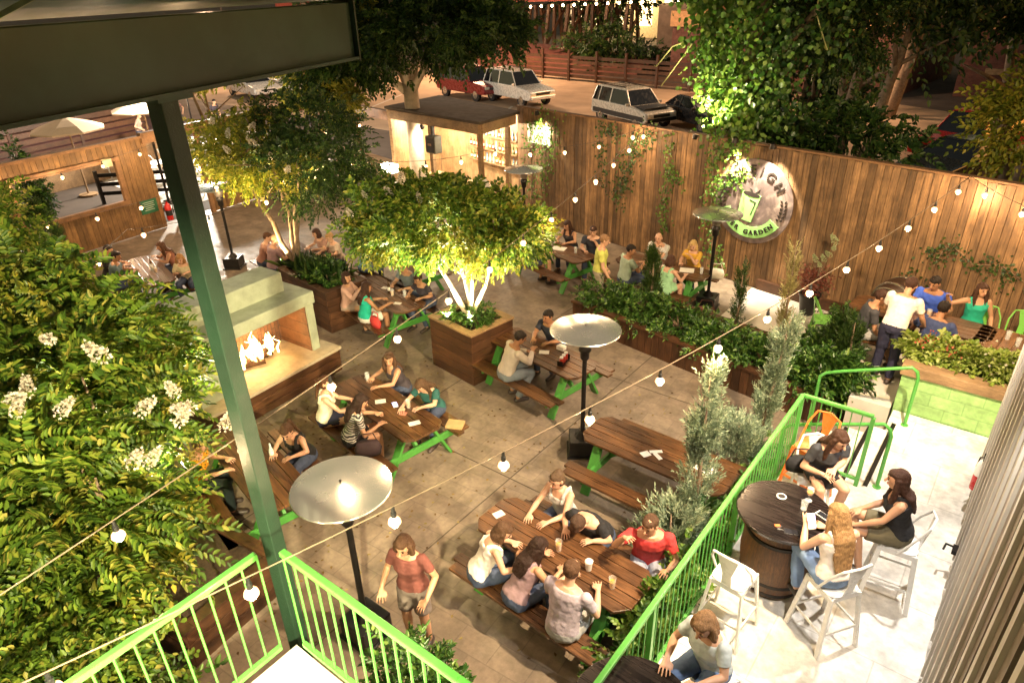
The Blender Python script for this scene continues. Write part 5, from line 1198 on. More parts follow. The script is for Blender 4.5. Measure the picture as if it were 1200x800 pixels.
# ------------------------------------------------------------------ creepers on the fence
def fence_vine(label, paths, n, seed, m=LEAFV, L=.075, off=-.07, spread=.12, name='climbing_vine'):
    t = thing(name, label, 'vine', (paths[0][0][0], FY(paths[0][0][0]) + off, 0)); o = V(t.location); g = rng(seed); q = MB(); Ps = []
    tot = sum(len(p) - 1 for p in paths)
    for p in paths:
        w = [V((x, FY(x) + off, z)) for x, z in p]; q.tube([a - o for a in w], .009, 5)
        for a, b in zip(w[:-1], w[1:]):
            k = max(4, int(n / tot)); s = g.uniform(0, 1, k)[:, None]; pos = np.array(a) * (1 - s) + np.array(b) * s
            sp = g.normal(size=(k, 3)) * (spread, .0, spread); sp[:, 1] = -np.abs(g.normal(size=k)) * .05 + sp[:, 0] * -.177; Ps.append(pos + sp - np.array(o))
    q.build('stem', M_trunk, t); P = np.concatenate(Ps); k = len(P)
    D = g.normal(size=(k, 3)) * (1, .3, 1) + (0, 0, -.5); N = g.normal(size=(k, 3)) * .35 + (0, -1, .35)
    leaves('foliage', P, unit(D), unit(N), L * g.uniform(.6, 1.2, k), L * .8 * g.uniform(.6, 1.2, k), m, t, .1, .1); return t
fence_vine('bright vine with big leaves climbing the floodlit fence by the bar', [[(-11.3, .6), (-11.2, 1.6), (-11.4, 2.6), (-11.0, 3.1)], [(-11.1, 1.4), (-10.8, 2.2), (-10.7, 2.9)], [(-11.6, .5), (-11.8, 1.8), (-11.6, 2.8)]], 520, 71, spread=.17)
fence_vine('thin vine hanging on the fence left of the hanging bulbs', [[(-9.1, 3.1), (-9.0, 2.3), (-8.9, 1.5)], [(-9.0, 3.1), (-8.6, 2.8)]], 170, 72, LEAFD)
fence_vine('dark vine in several strands above the young man in the vest', [[(-8.3, 1.6), (-8.2, 2.3), (-7.9, 2.8), (-7.6, 3.1)], [(-8.5, 1.1), (-8.4, 1.8)]], 330, 73, LEAFD, spread=.16)
fence_vine('slender vine above the long bench in the middle of the fence', [[(-7.1, 3.15), (-7.0, 2.3), (-7.05, 1.4), (-6.95, .8)], [(-7.0, 2.2), (-6.6, 2.0)]], 230, 74, LEAFV, spread=.09)
fence_vine('leafy vine running down the fence left of the round sign', [[(-5.9, 3.1), (-5.8, 2.3), (-5.75, 1.4), (-5.6, .7), (-5.4, .2)], [(-5.7, 2.1), (-5.35, 2.35), (-5.0, 2.7)], [(-5.8, 2.8), (-5.4, 3.0), (-5.1, 3.2)]], 620, 75, LEAFV, spread=.13, off=-.12)
fence_vine('faint creeper spreading on the fence above the man in blue', [[(-1.3, 1.75), (-.9, 1.95), (-.5, 1.7), (-.1, 1.8), (.3, 1.6)], [(-1.0, 1.9), (-1.1, 1.5)], [(-.1, 1.8), (0, 1.5)]], 240, 76, LEAFD, spread=.1, L=.06)
fence_vine('small dark creeper low on the fence between the barrel and the man in blue', [[(-1.55, .6), (-1.5, 1.1), (-1.35, 1.25)]], 90, 77, LEAFD, spread=.1, L=.06)
# vine wrapped tree behind the fence
tb = (-5.9, 15.6, 0)
t = thing('vine_covered_tree', 'tall tree behind the fence above the round sign, wrapped in lit hanging vines', 'tree', tb); b = V(tb)
q = MB(); q.tube([(0, 0, 0), (.1, .05, 3), (.25, 0, 4.4), (.5, .1, 6.2), (1.2, .3, 8)], [.2, .17, .15, .13, .1], 10); q.tube([(.2, 0, 4), (.9, .1, 4.9), (1.9, .2, 6.2), (2.6, .4, 7.4)], [.1, .085, .07, .05], 8); q.tube([(.25, 0, 4.4), (-.3, -.2, 5.4), (-.9, -.3, 6.4)], [.08, .06, .04], 7)
q.build('trunk', M_trunk, t, True)
g = rng(81)
def hang(n, pathsl, m, L=.13, sp=.16, nm='vine_foliage'):
    Ps = []
    for p, k in pathsl:
        for a, c in zip(p[:-1], p[1:]):
            s = g.uniform(0, 1, k)[:, None]; Ps.append(np.array(a) * (1 - s) + np.array(c) * s + g.normal(size=(k, 3)) * sp)
    P = np.concatenate(Ps) - np.array(b); k = len(P); D = g.normal(size=(k, 3)) * .6 + (0, 0, -1); N = g.normal(size=(k, 3)) * .5 + (.1, -1, .6)
    leaves(nm, P, unit(D), unit(N), L * g.uniform(.6, 1.2, k), L * .85 * g.uniform(.6, 1.2, k), m, t, .08, .1)
hang(0, [([(-6.3, 14.9, 6.6), (-6.2, 14.9, 5.2), (-6.0, 14.95, 4.2), (-5.75, 15, 3.4)], 380), ([(-5.6, 14.8, 6.8), (-5.55, 14.85, 5.4), (-5.5, 14.9, 4.2), (-5.45, 14.95, 3.3)], 360), ([(-6.6, 14.8, 6.4), (-6.5, 14.8, 5.8), (-6.15, 14.8, 5.0), (-6.05, 14.8, 4.5)], 200)], LEAFV, sp=.24)
hang(0, [([(-5.0, 15.0, 6.6), (-4.8, 15.1, 5.2), (-4.9, 15.0, 4.3), (-4.7, 15.05, 3.6)], 260), ([(-4.0, 15.3, 6.8), (-3.9, 15.3, 5.6), (-4.1, 15.2, 4.9)], 140), ([(-6.9, 14.9, 7), (-5.4, 14.6, 6.8), (-4.2, 14.8, 6.5), (-3.1, 15.1, 6.3)], 260)], LEAFB, sp=.26)
q = MB(); q.tube([V((-6.6, 14.8, 5.15)) - b, V((-6.95, 14.6, 5.0)) - b, V((-7.25, 14.5, 4.6)) - b, V((-7.3, 14.5, 4.62)) - b], .014, 5); q.tube([V((-6.6, 14.8, 5.05)) - b, V((-6.85, 14.6, 4.6)) - b, V((-7.1, 14.5, 4.2)) - b], .012, 5); q.tube([V((-4.3, 15, 6.5)) - b, V((-4.2, 15, 5.6)) - b, V((-3.9, 15, 5.0)) - b], .012, 5); q.build('tendril', mat('pale_tendril', (.4, .4, .15), .7), t)
uplight('small added uplight brightening the hanging vines above the fence', (-6.1, 14.3, 3.3), (-5.6, 15.0, 6), 420, 110, (1, .85, .5))  # added lamp that brightens the vines, not a known fitting of the fence
crown('dark_crown', t, LEAFD, [((1.6, .9, 5.6), (1.5, 1.0, 1.0), 700), ((2.9, 1.8, 6.2), (1.6, 1.2, 1.1), 700), ((1.3, .8, 7.6), (2.4, 1.4, 1.0), 600)], 82, 9, .3, .11, .06)

g = rng(91); n = 900; P = np.stack([g.uniform(-11, -2.2, n), g.uniform(1.5, 10, n), np.full(n, .006)], 1); k = g.random(n) < .55; P[k, 0] = g.normal(-7.4, 1.5, k.sum()); P[k, 1] = g.normal(5.0, 2.2, k.sum())
P[:, 1] = np.clip(P[:, 1], 1.2, 10.3); D = g.normal(size=(n, 3)) * (1, 1, .1); tag(leaves('fallen_leaves', P, unit(D), unit(g.normal(size=(n, 3)) * .2 + (0, 0, 1)), .05, .028, leafmat('dry_leaves', [(0, (.05, .025, .01)), (.6, (.2, .12, .03)), (1, (.3, .25, .08))], .7, .1), None), 'small dry leaves scattered on the garden paving', 'leaves', kind='stuff')
# ------------------------------------------------------------------ left wall, pergola and bar
M_wallb = wood('old_wall_boards', (.13, .06, .02), (.34, .19, .07), 2, .65, .35, 2.4, .5)
def LX(y): return -20.0 - .1 * (y - 5)
t = thing('boarded_wall', 'brown boarded wall with a big square opening at far left', 'wall', (-20, 2, 0))
la = math.atan2(1, -.1)
def wl(q, y0, y1, z0, z1, d=.06, off=0):
    q.bar((LX(y0) + 20 + off, y0 - 2, (z0 + z1) / 2), (LX(y1) + 20 + off, y1 - 2, (z0 + z1) / 2), d, z1 - z0)
q = MB(); y = 1.0
while y < 9.15:
    hole = 5.55 < y < 8.25
    if hole: wl(q, y + .004, y + .136, .02, 1.0, .03); wl(q, y + .004, y + .136, 2.25, 2.62, .03)
    else: wl(q, y + .004, y + .136, .02, 2.62, .03)
    y += .14
q.build('boards', M_wallb, t)
q = MB(); wl(q, 5.45, 8.35, .95, 1.08, .14, .02); wl(q, 5.45, 8.35, 2.18, 2.3, .12, .02); wl(q, 5.45, 5.57, 1.085, 2.175, .12, .02); wl(q, 8.23, 8.35, 1.085, 2.175, .12, .02); q.build('opening_frame', M_cap, t, bevel=.006)
q = MB(); wl(q, .9, 9.2, 2.625, 2.7, .16); q.build('cap', M_cap, t)
t = thing('wall_sign', 'small dark green notice with pale lines on the left wall beside the entrance gap', 'sign', (LX(8.85) + .05, 8.85, .75), R(90 + 5.7))
MB().span(-.26, .26, -.01, .01, -.2, .2).build('board', mat('notice_green', (.02, .13, .06), .5), t)
q = MB()
for i in range(5): w = (.36, .3, .34, .24, .3)[i]; q.span(-w / 2, w / 2, -.014, -.0105, .11 - i * .055, .13 - i * .055)
q.build('pale_lines', mat('notice_lines', (.4, .5, .4), .6), t).rotation_euler = (0, 0, 0)
tag(MB().box((LX(8.0) + .1, 8.0, 2.2), (.1, .26, .22)).build('speaker_box', mat('cream_plastic', (.55, .45, .28), .5), bevel=.01), 'cream coloured box fixed at the top corner of the wall opening', 'box')
t = thing('fire_extinguisher', 'red fire extinguisher with a black band beside the entrance gap', 'extinguisher', (LX(9.3) + .25, 9.3, .25))
MB().lathe((0, 0, 0), [(.08, 0), (.09, .02), (.09, .42), (.05, .5), (.02, .52), (.02, .56)], 16).build('red_tank', mat('red_enamel', (.55, .02, .02), .3), t, 'auto'); q = MB(); q.box((0, 0, .58), (.04, .16, .04)); q.tube([(0, .05, .55), (.06, .12, .45), (.08, .1, .2)], .012, 6); q.build('valve', M_iron, t); MB().lathe((0, 0, 0), [(.091, .14), (.093, .14), (.093, .3), (.091, .3)], 16).build('band', M_black, t)
def beam(name, label, pts, w, h, m, cat='beam', posts=()):
    t = thing(name, label, cat, pts[0]); o = V(pts[0]); q = MB()
    for a, b in zip(pts[:-1], pts[1:]): q.bar(V(a) - o, V(b) - o, w, h)
    q.build('header', m, t, bevel=.006)
    for x, y, z0, z1 in posts: MB().span(x - .06 - o.x, x + .06 - o.x, y - .06 - o.y, y + .06 - o.y, z0 - o.z, z1 - o.z).build('post', m, t)
    return t
beam('pergola', 'open timber frame above the entrance gap and the low side wall', [(LX(9.15), 9.15, 2.62), (LX(16), 16.0, 2.62), ], .16, .3, M_cap, 'pergola', [(LX(10.9), 10.9, 0, 2.47), (LX(13.2), 13.2, 0, 2.47), (LX(15.9), 15.9, 0, 2.47)])
beam('pergola', 'timber frame running from the corner to the bar, under the dark tree', [(LX(16) + .1, 16.08, 2.62), (-16.2, 14.9, 2.72)], .16, .28, M_cap, 'pergola', [(-18.6, 15.5, 0, 2.5)])
t = thing('side_wall', 'low boarded wall under the open timber frame beside the heater', 'wall', (-20.6, 11, 0)); q = MB(); y = 11.0
while y < 15.8: q.bar((LX(y) + 20.6, y - 11 + .004, .7), (LX(y + .136) + 20.6, y - 11 + .136, .7), .03, 1.36); y += .14
q.build('boards', M_wallb, t); q = MB(); q.bar((LX(11) + 20.6, 0, 1.4), (LX(15.8) + 20.6, 4.8, 1.4), .14, .05); q.build('cap', M_cap, t)
t = thing('side_wall', 'low pale ledge wall with red brick behind it, left of the bar', 'wall', (-18.5, 15.8, 0)); MB().bar((-2.3, .35, .55), (2.2, -.6, .55), .06, 1.1).build('boards', M_trim, t); MB().bar((-2.3, .35, 1.13), (2.2, -.6, 1.13), .3, .06).build('ledge', M_trim, t)
# bar
M_bar = wood('bar_boards', (.3, .17, .08), (.6, .4, .2), 2, .55, .2, 2.4, .3)
t = thing('bar_shed', 'small timber bar shed with a flat roof, brightly lit inside', 'bar', (-14.2, 15.4, 0)); o = V((-14.2, 15.4, 0))
fr = [(-16.2, 14.75), (-12.2, 14.3)]
q = MB(); q.bar((fr[0][0] - o.x, fr[0][1] - o.y, 2.82), (fr[1][0] - o.x, fr[1][1] - o.y, 2.82), .12, .26); q.bar((2.0, -1.04, 2.82), (1.9, .55, 2.82), .12, .26); q.build('fascia', M_trim, t, bevel=.008)
MB().prism([(-2.1, -.7), (2.1, -1.2), (2.05, .68), (-2.1, 1.75)], 2.96, 3.03).build('roof', mat('tar_roof', (.06, .045, .035), .85, 0, .4, 2, .4, 12), t)
for p in ((-1.95, -.62), (-.05, -.86), (1.93, -1.02), (2.0, .1)): MB().span(p[0] - .06, p[0] + .06, p[1] - .06, p[1] + .06, 0, 2.69).build('post', M_trim, t)
MB().bar((-2.0, 1.55, 1.47), (2.0, .82, 1.47), .05, 2.94).build('back_wall', M_bar, t)
MB().span(-2.05, -1.99, -.6, 1.5, 0, 2.9).build('side_wall', M_bar, t)
MB().prism([(-.9, -.35), (1.8, -.65), (1.8, -.2), (-.9, .1)], 1.03, 1.09).build('counter_top', M_trim, t); MB().prism([(-.85, -.3), (1.75, -.6), (1.75, -.28), (-.85, .02)], 0, 1.025).build('counter_front', M_planter, t)
for z in (1.35, 1.75, 2.15):
    MB().bar((-.3, 1.12, z), (1.9, .72, z), .2, .03).build('shelf', M_trim, t)
cols = [(.7, .7, .65), (.5, .25, .06), (.15, .3, .1), (.6, .1, .05), (.75, .6, .3), (.2, .4, .6)]
rb_ = random.Random(8); protos = []
for c in cols:
    pass
bp_ = []
for i, c in enumerate(cols):
    bp_.append(bottle('placeholder', (0, 0, 0), c, .27))
used = set(); n = 0; cn = ['clear', 'brown', 'green', 'red', 'golden', 'blue']; pos_ = {1.35: 'lowest', 1.75: 'middle', 2.15: 'top'}
for z in (1.35, 1.75, 2.15):
    for k in range(15):
        i = rb_.randrange(6); f = k / 14; x = -.25 + 2.1 * f; y = 1.10 - .39 * f; loc = (o.x + x, o.y + y, z + .016)
        lab = '%s bottle among the others of its colour on the %s shelf of the bar' % (cn[i], pos_[z])
        if i not in used: b_o = bp_[i]; b_o.location = loc; used.add(i); b_o['label'] = lab
        else: b_o = dup(bp_[i], loc, 0, lab)
        b_o['group'] = '%s bottles on the %s bar shelf' % (cn[i], pos_[z])
for i in range(6):
    if i not in used: bp_[i].location = (o.x + .3 * i - .6, o.y - .1, 1.092); bp_[i]['label'] = '%s bottle standing on the bar counter' % cn[i]
t2 = thing('speaker', 'grey loudspeaker hanging from the bar roof', 'speaker', (-13.9, 14.25, 2.25), R(-5)); MB().span(-.2, .2, -.14, .14, -.24, .24).build('cabinet', mat('grey_cabinet', (.12, .12, .09), .6), t2, bevel=.02); MB().span(-.17, .17, -.155, -.142, -.2, .2).build('grille', M_black, t2); MB().span(-.04, .04, -.04, .04, .25, .5).build('bracket', M_iron, t2); MB().span(-.07, .07, -.165, -.156, -.02, .04).build('badge', M_trim, t2)
t2 = thing('oval_sign', 'white oval board leaning beside the bar post', 'sign', (-12.05, 14.2, 1.2)); q = MB(); q.prism([(.24 * math.cos(a * .262), .36 * math.sin(a * .262)) for a in range(24)], 0, .03, MX); q.build('board', M_white, t2); q = MB(); q.bar((0, .02, -.3), (0, .1, -1.2), .04, .04); q.build('prop', M_iron, t2)
t2 = thing('box_lamp', 'glowing white box lamp low at the left side of the bar', 'lamp', (-15.9, 14.3, 1.3)); MB().span(-.25, .25, -.15, .15, -.12, .12).build('shade', emit('lampshade', (1, .85, .6), 6, True), t2, bevel=.02); MB().span(-.02, .02, -.02, .02, -1.3, -.121).build('stand', M_iron, t2)
t2 = thing('bar_counter', 'white serving counter glowing under the bar light', 'counter', (-14.9, 14.2, 0)); MB().span(-.5, .5, -.25, .25, .95, 1.0).build('top', M_white, t2); MB().span(-.45, .45, -.2, .2, 0, .945).build('front', M_trim, t2)
floodlight('strip light glaring on the pale trunk inside the bar', (-14.6, 14.55, 2.6), (-14.9, 15.6, 1.6), 120, (1, .85, .6), 130)
lamp('bar_light', 'POINT', (1.0, .0, 2.6), 170, (1, .82, .58), .12, parent=t)
MB().lathe((1.0, .0, 2.66), [(.001, 0), (.1, .01), (.1, .05), (.03, .1)], 14).build('ceiling_lamp', M_white, t)
lamp('bar_light', 'POINT', (-1.2, .2, 2.5), 130, (1, .8, .55), .12, parent=t)
MB().lathe((-1.2, .2, 2.56), [(.001, 0), (.1, .01), (.1, .05), (.03, .1)], 14).build('ceiling_lamp', M_white, t)
# dark tree growing through the bar
tree('spreading_tree', 'big dark tree with a pale trunk rising through the bar roof', (-15.3, 14.9, 0),
     [(-16.6, 15, 7), (-14.2, 15.6, 7.4), (-17.5, 14.2, 5.6), (-12.6, 14.8, 6), (-15.3, 14, 8)], .22, M_pale,
     [dict(m=LEAFD, blobs=[((-16.2, 14.6, 5.2), (2.4, 1.6, 1.1), 1700), ((-13.6, 14.9, 5.3), (1.9, 1.5, .8), 1200), ((-18.2, 14.2, 4.3), (1.3, 1.2, 1.0), 900), ((-12.2, 15.0, 5.3), (1.0, 1.0, .7), 400), ((-16.6, 14.2, 4.3), (1.6, .9, .4), 500), ((-15, 15, 7), (4, 2, 1.4), 1200)], nl=9, length=.34, leafL=.13, leafW=.07, cl=26, tight=.2),
      dict(m=LEAFY, blobs=[((-18.6, 14.0, 3.9), (1.0, .9, .9), 420), ((-16.9, 13.6, 3.3), (.8, .5, .6), 240), ((-16.3, 13.9, 5.3), (.8, .4, .5), 140)], nl=9, length=.3, leafL=.12, leafW=.06, cl=10)], 14, stem=3.4)
tree('side_tree', 'yellowish leafy branch tips above the entrance pergola', (-22.2, 12.2, 0), [(-22, 12, 5), (-22.5, 12.8, 5.4)], .09, M_trunk,
     [dict(m=LEAFY, blobs=[((-21.6, 12.3, 4.55), (1.6, 1.2, .7), 620)], nl=9, length=.3, leafL=.12, leafW=.07, cl=12)], 15)
tree('side_tree', 'leafy tree behind the left wall showing in its opening', (-23, 6.8, 0), [(-23, 6.8, 2), (-23.2, 7, 2.4)], .05, M_trunk,
     [dict(m=LEAFD, blobs=[((-23, 6.7, 1.3), (.5, .5, 1.2), 380)], nl=9, length=.25, leafL=.1, leafW=.05, cl=12)], 16)
conifer('upright bush on the garden side of the opening in the left wall', (-18.9, 5.6, 0), 1.8, .45, 900, 91, m=LEAFD, name='bush', L=.14)
tree('left_tree', 'leafy tree hiding the left end of the boarded wall', (-14.5, 3.0, 0), [(-14.8, 3.2, 3.2), (-13.8, 2.8, 3.0), (-15.6, 3.6, 2.9)], .07, M_trunk,
     [dict(m=LEAF, blobs=[((-14.8, 2.9, 2.6), (1.4, 1.1, .9), 900), ((-13.2, 2.3, 2.7), (1.1, 1.0, .7), 600), ((-16.4, 3.6, 2.2), (1.0, .8, .8), 400)], nl=9, length=.3, leafL=.1, leafW=.05, cl=18)], 17)

# ------------------------------------------------------------------ neighbouring patio beyond the wall
g_ = MB(); g_.prism([(-33, 11), (-21.9, 10.3), (-22.6, 17.5), (-32, 20)], 0, .012); struct(g_.build('neighbour_paving', M_pave2))
mt_ = M_white
def cafe(loc, rz, proto=None):
    lab = 'white cafe table on the bright neighbouring patio'
    if proto: return dup(proto, loc, rz)
    t = thing('cafe_table', lab, 'table', loc, rz, 'white cafe tables on the neighbouring patio')
    MB().lathe((0, 0, 0), [(.4, .72), (.41, .73), (.41, .745), (.001, .745)], 24).build('top', mt_, t); MB().lathe((0, 0, 0), [(.25, 0), (.25, .02), (.03, .04), (.03, .72)], 16).build('pedestal', M_iron, t); return t
c0 = cafe((-24, 12.5, 0), 0)
ch = metal_chair('white metal chair on the bright neighbouring patio', (-24.7, 12.4, 0), 90, WH, group='white chairs on the neighbouring patio')
rc = random.Random(3)
for i in range(9):
    x, y = -23.6 - (i % 3) * 2.0, 11.6 + (i // 3) * 1.9 + .3 * (i % 2)
    if i: cafe((x, y, 0), 0, c0)
    else: c0.location = (x, y, 0)
    for a in range(3):
        an = a * 2.1 + i; dup(ch, (x + .75 * math.cos(an), y + .75 * math.sin(an), 0), an + 1.57)
ch.location = (-28.9, 11.2, 0)
t = thing('iron_fence', 'black iron fence of the neighbouring patio behind the entrance gap', 'fence', (-22.6, 10.5, 0)); q = MB()
for i in range(24): q.bar((-.05 * i * .3, i * .28, 0), (-.05 * i * .3, i * .28, 1.1), .02, .02)
q.build('bars', M_iron, t); q = MB(); q.bar((0, 0, 1.1), (-.36, 6.6, 1.1), .04, .04); q.bar((0, 0, .1), (-.36, 6.6, .1), .03, .03); q.build('rails', M_iron, t)
for i in range(4): MB().bar((-.1 * i, i * 2.1, 0), (-.1 * i, i * 2.1, 2.1), .06, .06).build('post', M_iron, t)
t = thing('ramp_railing', 'dark slatted ramp railing seen through the wall opening', 'railing', (-24.6, 9.3, 0)); q = MB()
for z in (.35, .65, .95): q.bar((0, 0, z), (1.5, 1.6, z), .04, .12)
q.build('rails', M_iron, t)
for i in range(4): MB().bar((.5 * i, .533 * i, 0), (.5 * i, .533 * i, 1.1), .1, .1).build('post', M_iron, t)
def umbrella(label, loc, proto=None):
    if proto: return dup(proto, loc, 0, label)
    t = thing('market_umbrella', label, 'umbrella', loc, 0, 'beige market umbrellas'); MB().lathe((0, 0, 0), [(.3, 0), (.3, .06), (.03, .08), (.025, 2.6)], 12).build('pole', M_trim, t)
    MB().lathe((0, 0, 0), [(1.15, 2.2), (1.16, 2.25), (.75, 2.42), (.3, 2.56), (.001, 2.64)], 8).build('canopy', mat('beige_canvas', (.62, .45, .3), .85, 0, .08, 3), t); return t
u0 = umbrella('beige market umbrella furthest left beyond the boarded wall', (-26.2, 9.5, 0)); umbrella('beige market umbrella partly behind the green post beyond the wall', (-33.2, 15.6, 0), 0, ) if False else umbrella('beige market umbrella partly behind the green post beyond the wall', (-27.9, 12.9, 0), u0)
t = thing('slatted_fence', 'dark slatted fence with a light strip on top at far left', 'fence', (-32, 4, 0)); q = MB()
for i in range(6): q.bar((0, 0, .3 + i * .28), (-2.5, 12, .3 + i * .28), .04, .2)
q.build('slats', M_planter, t); MB().bar((0, 0, 2.02), (-2.5, 12, 2.02), .06, .06).build('light_strip', emit('light_strip', (1, .85, .55), 3.5, True), t)
for i in range(5): MB().bar((-.6 * i, 2.9 * i, 0), (-.6 * i, 2.9 * i, 2.0), .1, .1).build('post', M_planter, t)
tag(MB().prism([(-27.2, 5), (-28.2, 13.5), (-29.0, 13.5), (-28.0, 5)], 0, 1.1).build('timber_bench', M_trim), 'long pale timber ledge behind the boarded wall at far left', 'bench')
for i, (x, y, c) in enumerate(((-33.5, 16.9, (.05, .03, .03)), (-34.5, 17.6, (.2, .1, .08)), (-32.2, 18.2, (.04, .03, .04)), (-31.6, 14.2, (.3, .2, .15)))):
    person(['person in dark clothes standing under the far umbrella', 'person in brown standing behind the far umbrella', 'person in black standing right of the far umbrella', 'person in tan standing between the two umbrellas'][i], (x, y, 0), 200 + i * 40, stand=True, hair='short', hc=DARKH, top=c, bottom=(.03, .03, .05), hl=(-.25, .1, .9), hr=(.25, .2, 1.0), parts=False)
t = thing('restaurant', 'restaurant building with a magenta lit window band beyond the umbrellas', 'building', (-40, 14, 0)); MB().span(-5, 0, -16, 6, 0, 3.4).build('wall', mat('dark_render', (.08, .04, .03), .8), t); MB().span(.003, .04, -8, 5, 1.0, 2.4).build('window', emit('magenta_window', (.8, .12, .3), .5, True), t); MB().span(-5.2, .3, -16, 6.2, 3.4, 3.7).build('roof', M_iron, t)
lamp('patio_light', 'POINT', (-26.5, 14, 3.6), 2600, (1, .9, .75), .3)
t = thing('lamp_post', 'thin black lamp post lighting the neighbouring patio', 'lamp post', (-26.5, 14.0, 0)); MB().lathe((0, 0, 0), [(.06, 0), (.05, .1), (.03, .2), (.03, 3.35)], 10).build('pole', M_iron, t); MB().lathe((0, 0, 3.36), [(.02, 0), (.13, .02), (.15, .06), (.02, .1)], 12).build('shade', M_iron, t)

# ------------------------------------------------------------------ car park and beyond
M_tyre = mat('tyre', (.012, .012, .012), .8); M_cg = mat('car_glass', (.01, .01, .012), .05, 0, .1, 3, spec=.9); M_hl = mat('headlamp_glass', (.7, .68, .6), .15); M_tl = mat('tail_lamp', (.5, .02, .02), .2)
def car(label, loc, rz, col, kind='sedan', col2=None, wide=1.8, cat='car', name='parked_car', group=None):
    pm = mat('paint_%02d_%02d_%02d' % tuple(int(x * 99) for x in col), col, .28, .2, .05, 4, coat=.6)
    t = thing(name, label, cat, loc, R(rz), group)
    H = dict(sedan=(.35, .82, .95, 1.42), suv=(.42, .98, 1.08, 1.78), wagon=(.38, .92, 1.0, 1.66), jeep=(.5, 1.05, 1.15, 1.85))[kind]
    ln = dict(sedan=4.6, suv=4.8, wagon=4.4, jeep=4.1)[kind]; h = ln / 2; z0, z1, z2, z3 = H; w = wide / 2
    pr = [(-h, z0 + .1), (-h + .1, z0), (h - .1, z0), (h, z0 + .12), (h - .04, z1 - .12), (h - .35, z1 - .03), (h * .42, z2), (-h * (.55 if kind == 'sedan' else .97), z2), (-h + .06, z1 - (.05 if kind == 'sedan' else -.02))]
    q = MB(); n = len(pr)
    for (yy, s) in ((0, 1),):
        rings = []
        for y, k in ((-w, .93), (-w * .92, 1), (w * .92, 1), (w, .93)): rings.append([(x * (1 - (1 - k) * .3), y, z0 + (z - z0) * (k * .5 + .5)) for x, z in pr])
        vs = [p for r_ in rings for p in r_]; fs = [tuple(range(n)), tuple(range(4 * n - 1, 3 * n - 1, -1))]
        for i in range(3):
            for j in range(n): a, b = i * n + j, i * n + (j + 1) % n; fs.append((a, a + n, b + n, b))
        q.add(vs, fs)
    q.build('body', pm, t, bevel=.03)
    f0 = h * .42; r0 = {'sedan': (-h * .62, -h * .32), 'suv': (-h * .95, -h * .86), 'wagon': (-h * .95, -h * .88), 'jeep': (-h * .95, -h * .93)}[kind]; fr_ = h * (.10 if kind == 'sedan' else .18)
    def cab(x0, x1, xa, xb, zb, zt, wi, wt): return [(x0, -wi, zb), (x1, -wi, zb), (x1, wi, zb), (x0, wi, zb), (xa, -wt, zt), (xb, -wt, zt), (xb, wt, zt), (xa, wt, zt)]
    bx = [(0, 3, 2, 1), (4, 5, 6, 7), (0, 1, 5, 4), (1, 2, 6, 5), (2, 3, 7, 6), (3, 0, 4, 7)]
    MB().add(cab(r0[0], f0, r0[1], fr_, z2 - .01, z3 - .05, w * .93, w * .74), bx).build('window', M_cg, t)
    q = MB(); q.add(cab(r0[1] - .03, fr_ + .03, r0[1] + .05, fr_ - .06, z3 - .06, z3, w * .76, w * .68), bx)
    for s in (-1, 1):
        q.bar((f0, s * w * .935, z2 - .01), (fr_, s * w * .75, z3 - .05), .05, .05); q.bar((r0[0], s * w * .935, z2 - .01), (r0[1], s * w * .75, z3 - .05), .08 if kind == 'sedan' else .2, .05)
        m0 = (f0 + r0[0]) / 2 - .1; q.bar((m0, s * w * .938, z2 - .01), (m0, s * w * .75, z3 - .05), .07, .04)
        if kind in ('wagon', 'suv'): q.bar((m0 - .95, s * w * .938, z2 - .01), (m0 - .9, s * w * .75, z3 - .05), .09, .04)
    q.build('roof', pm, t, bevel=.012)
    if kind in ('wagon', 'suv'): q = MB(); q.bar((r0[1] + .1, -w * .6, z3 + .05), (fr_ - .3, -w * .6, z3 + .05), .04, .04); q.bar((r0[1] + .1, w * .6, z3 + .05), (fr_ - .3, w * .6, z3 + .05), .04, .04); [q.bar((x, -w * .6, z3 + .045), (x, w * .6, z3 + .045), .04, .02) for x in (-1.3, -.8, -.3)]; q.build('roof_rack', M_iron, t)
    if col2: q = MB(); q.span(f0 + .1, h - .3, -w * .8, w * .8, z2 - .045, z2 - .0); [q.span(-h * .9, h * .9, s * w - .01, s * w + .012, z0 + .05, z0 + .27) for s in (-1, 1)]; q.build('dark_panels', mat('car_trim', col2, .4), t)
    wr = .33 if kind == 'sedan' else .37
    for x in (-h * .62, h * .64):
        for s in (-1, 1):
            rr = Matrix.Rotation(R(90), 4, 'X'); wh = MB().lathe((x, s * (w - .10), wr), [(wr * .6, -.1), (wr, -.09), (wr, .09), (wr * .6, .1)], 22, rot=rr).build('wheel', M_tyre, t, 'auto')
            MB().lathe((x, s * (w - .10), wr), [(wr * .58, -.105), (.03, -.115), (.03, .115), (wr * .58, .105)], 12, rot=rr).build('rim', M_steel, wh, 'auto')
    for s in (-1, 1): MB().box((h - .05, s * w * .72, z1 - .2), (.12, .32, .14)).build('headlight', M_hl, t, bevel=.02); MB().box((-h + .03, s * w * .8, z1 - .18), (.08, .2, .2)).build('tail_light', M_tl, t, bevel=.02)
    MB().box((h - .005, 0, z1 - .24), (.04, w * 1.0, .13)).build('grille', M_black, t); MB().box((h - .03, 0, z0 + .12), (.14, w * 1.8, .16)).build('bumper', M_iron if col2 else pm, t, bevel=.02)
    for s in (-1, 1): MB().box((f0 - .1, s * (w + .07), z2 + .05), (.1, .16, .12)).build('mirror', pm, t, bevel=.02)
    return t
car('old cream and dark estate car with a roof rack right behind the fence', (-16.3, 30.4, 0), -24, (.6, .56, .48), 'wagon', (.03, .03, .03))
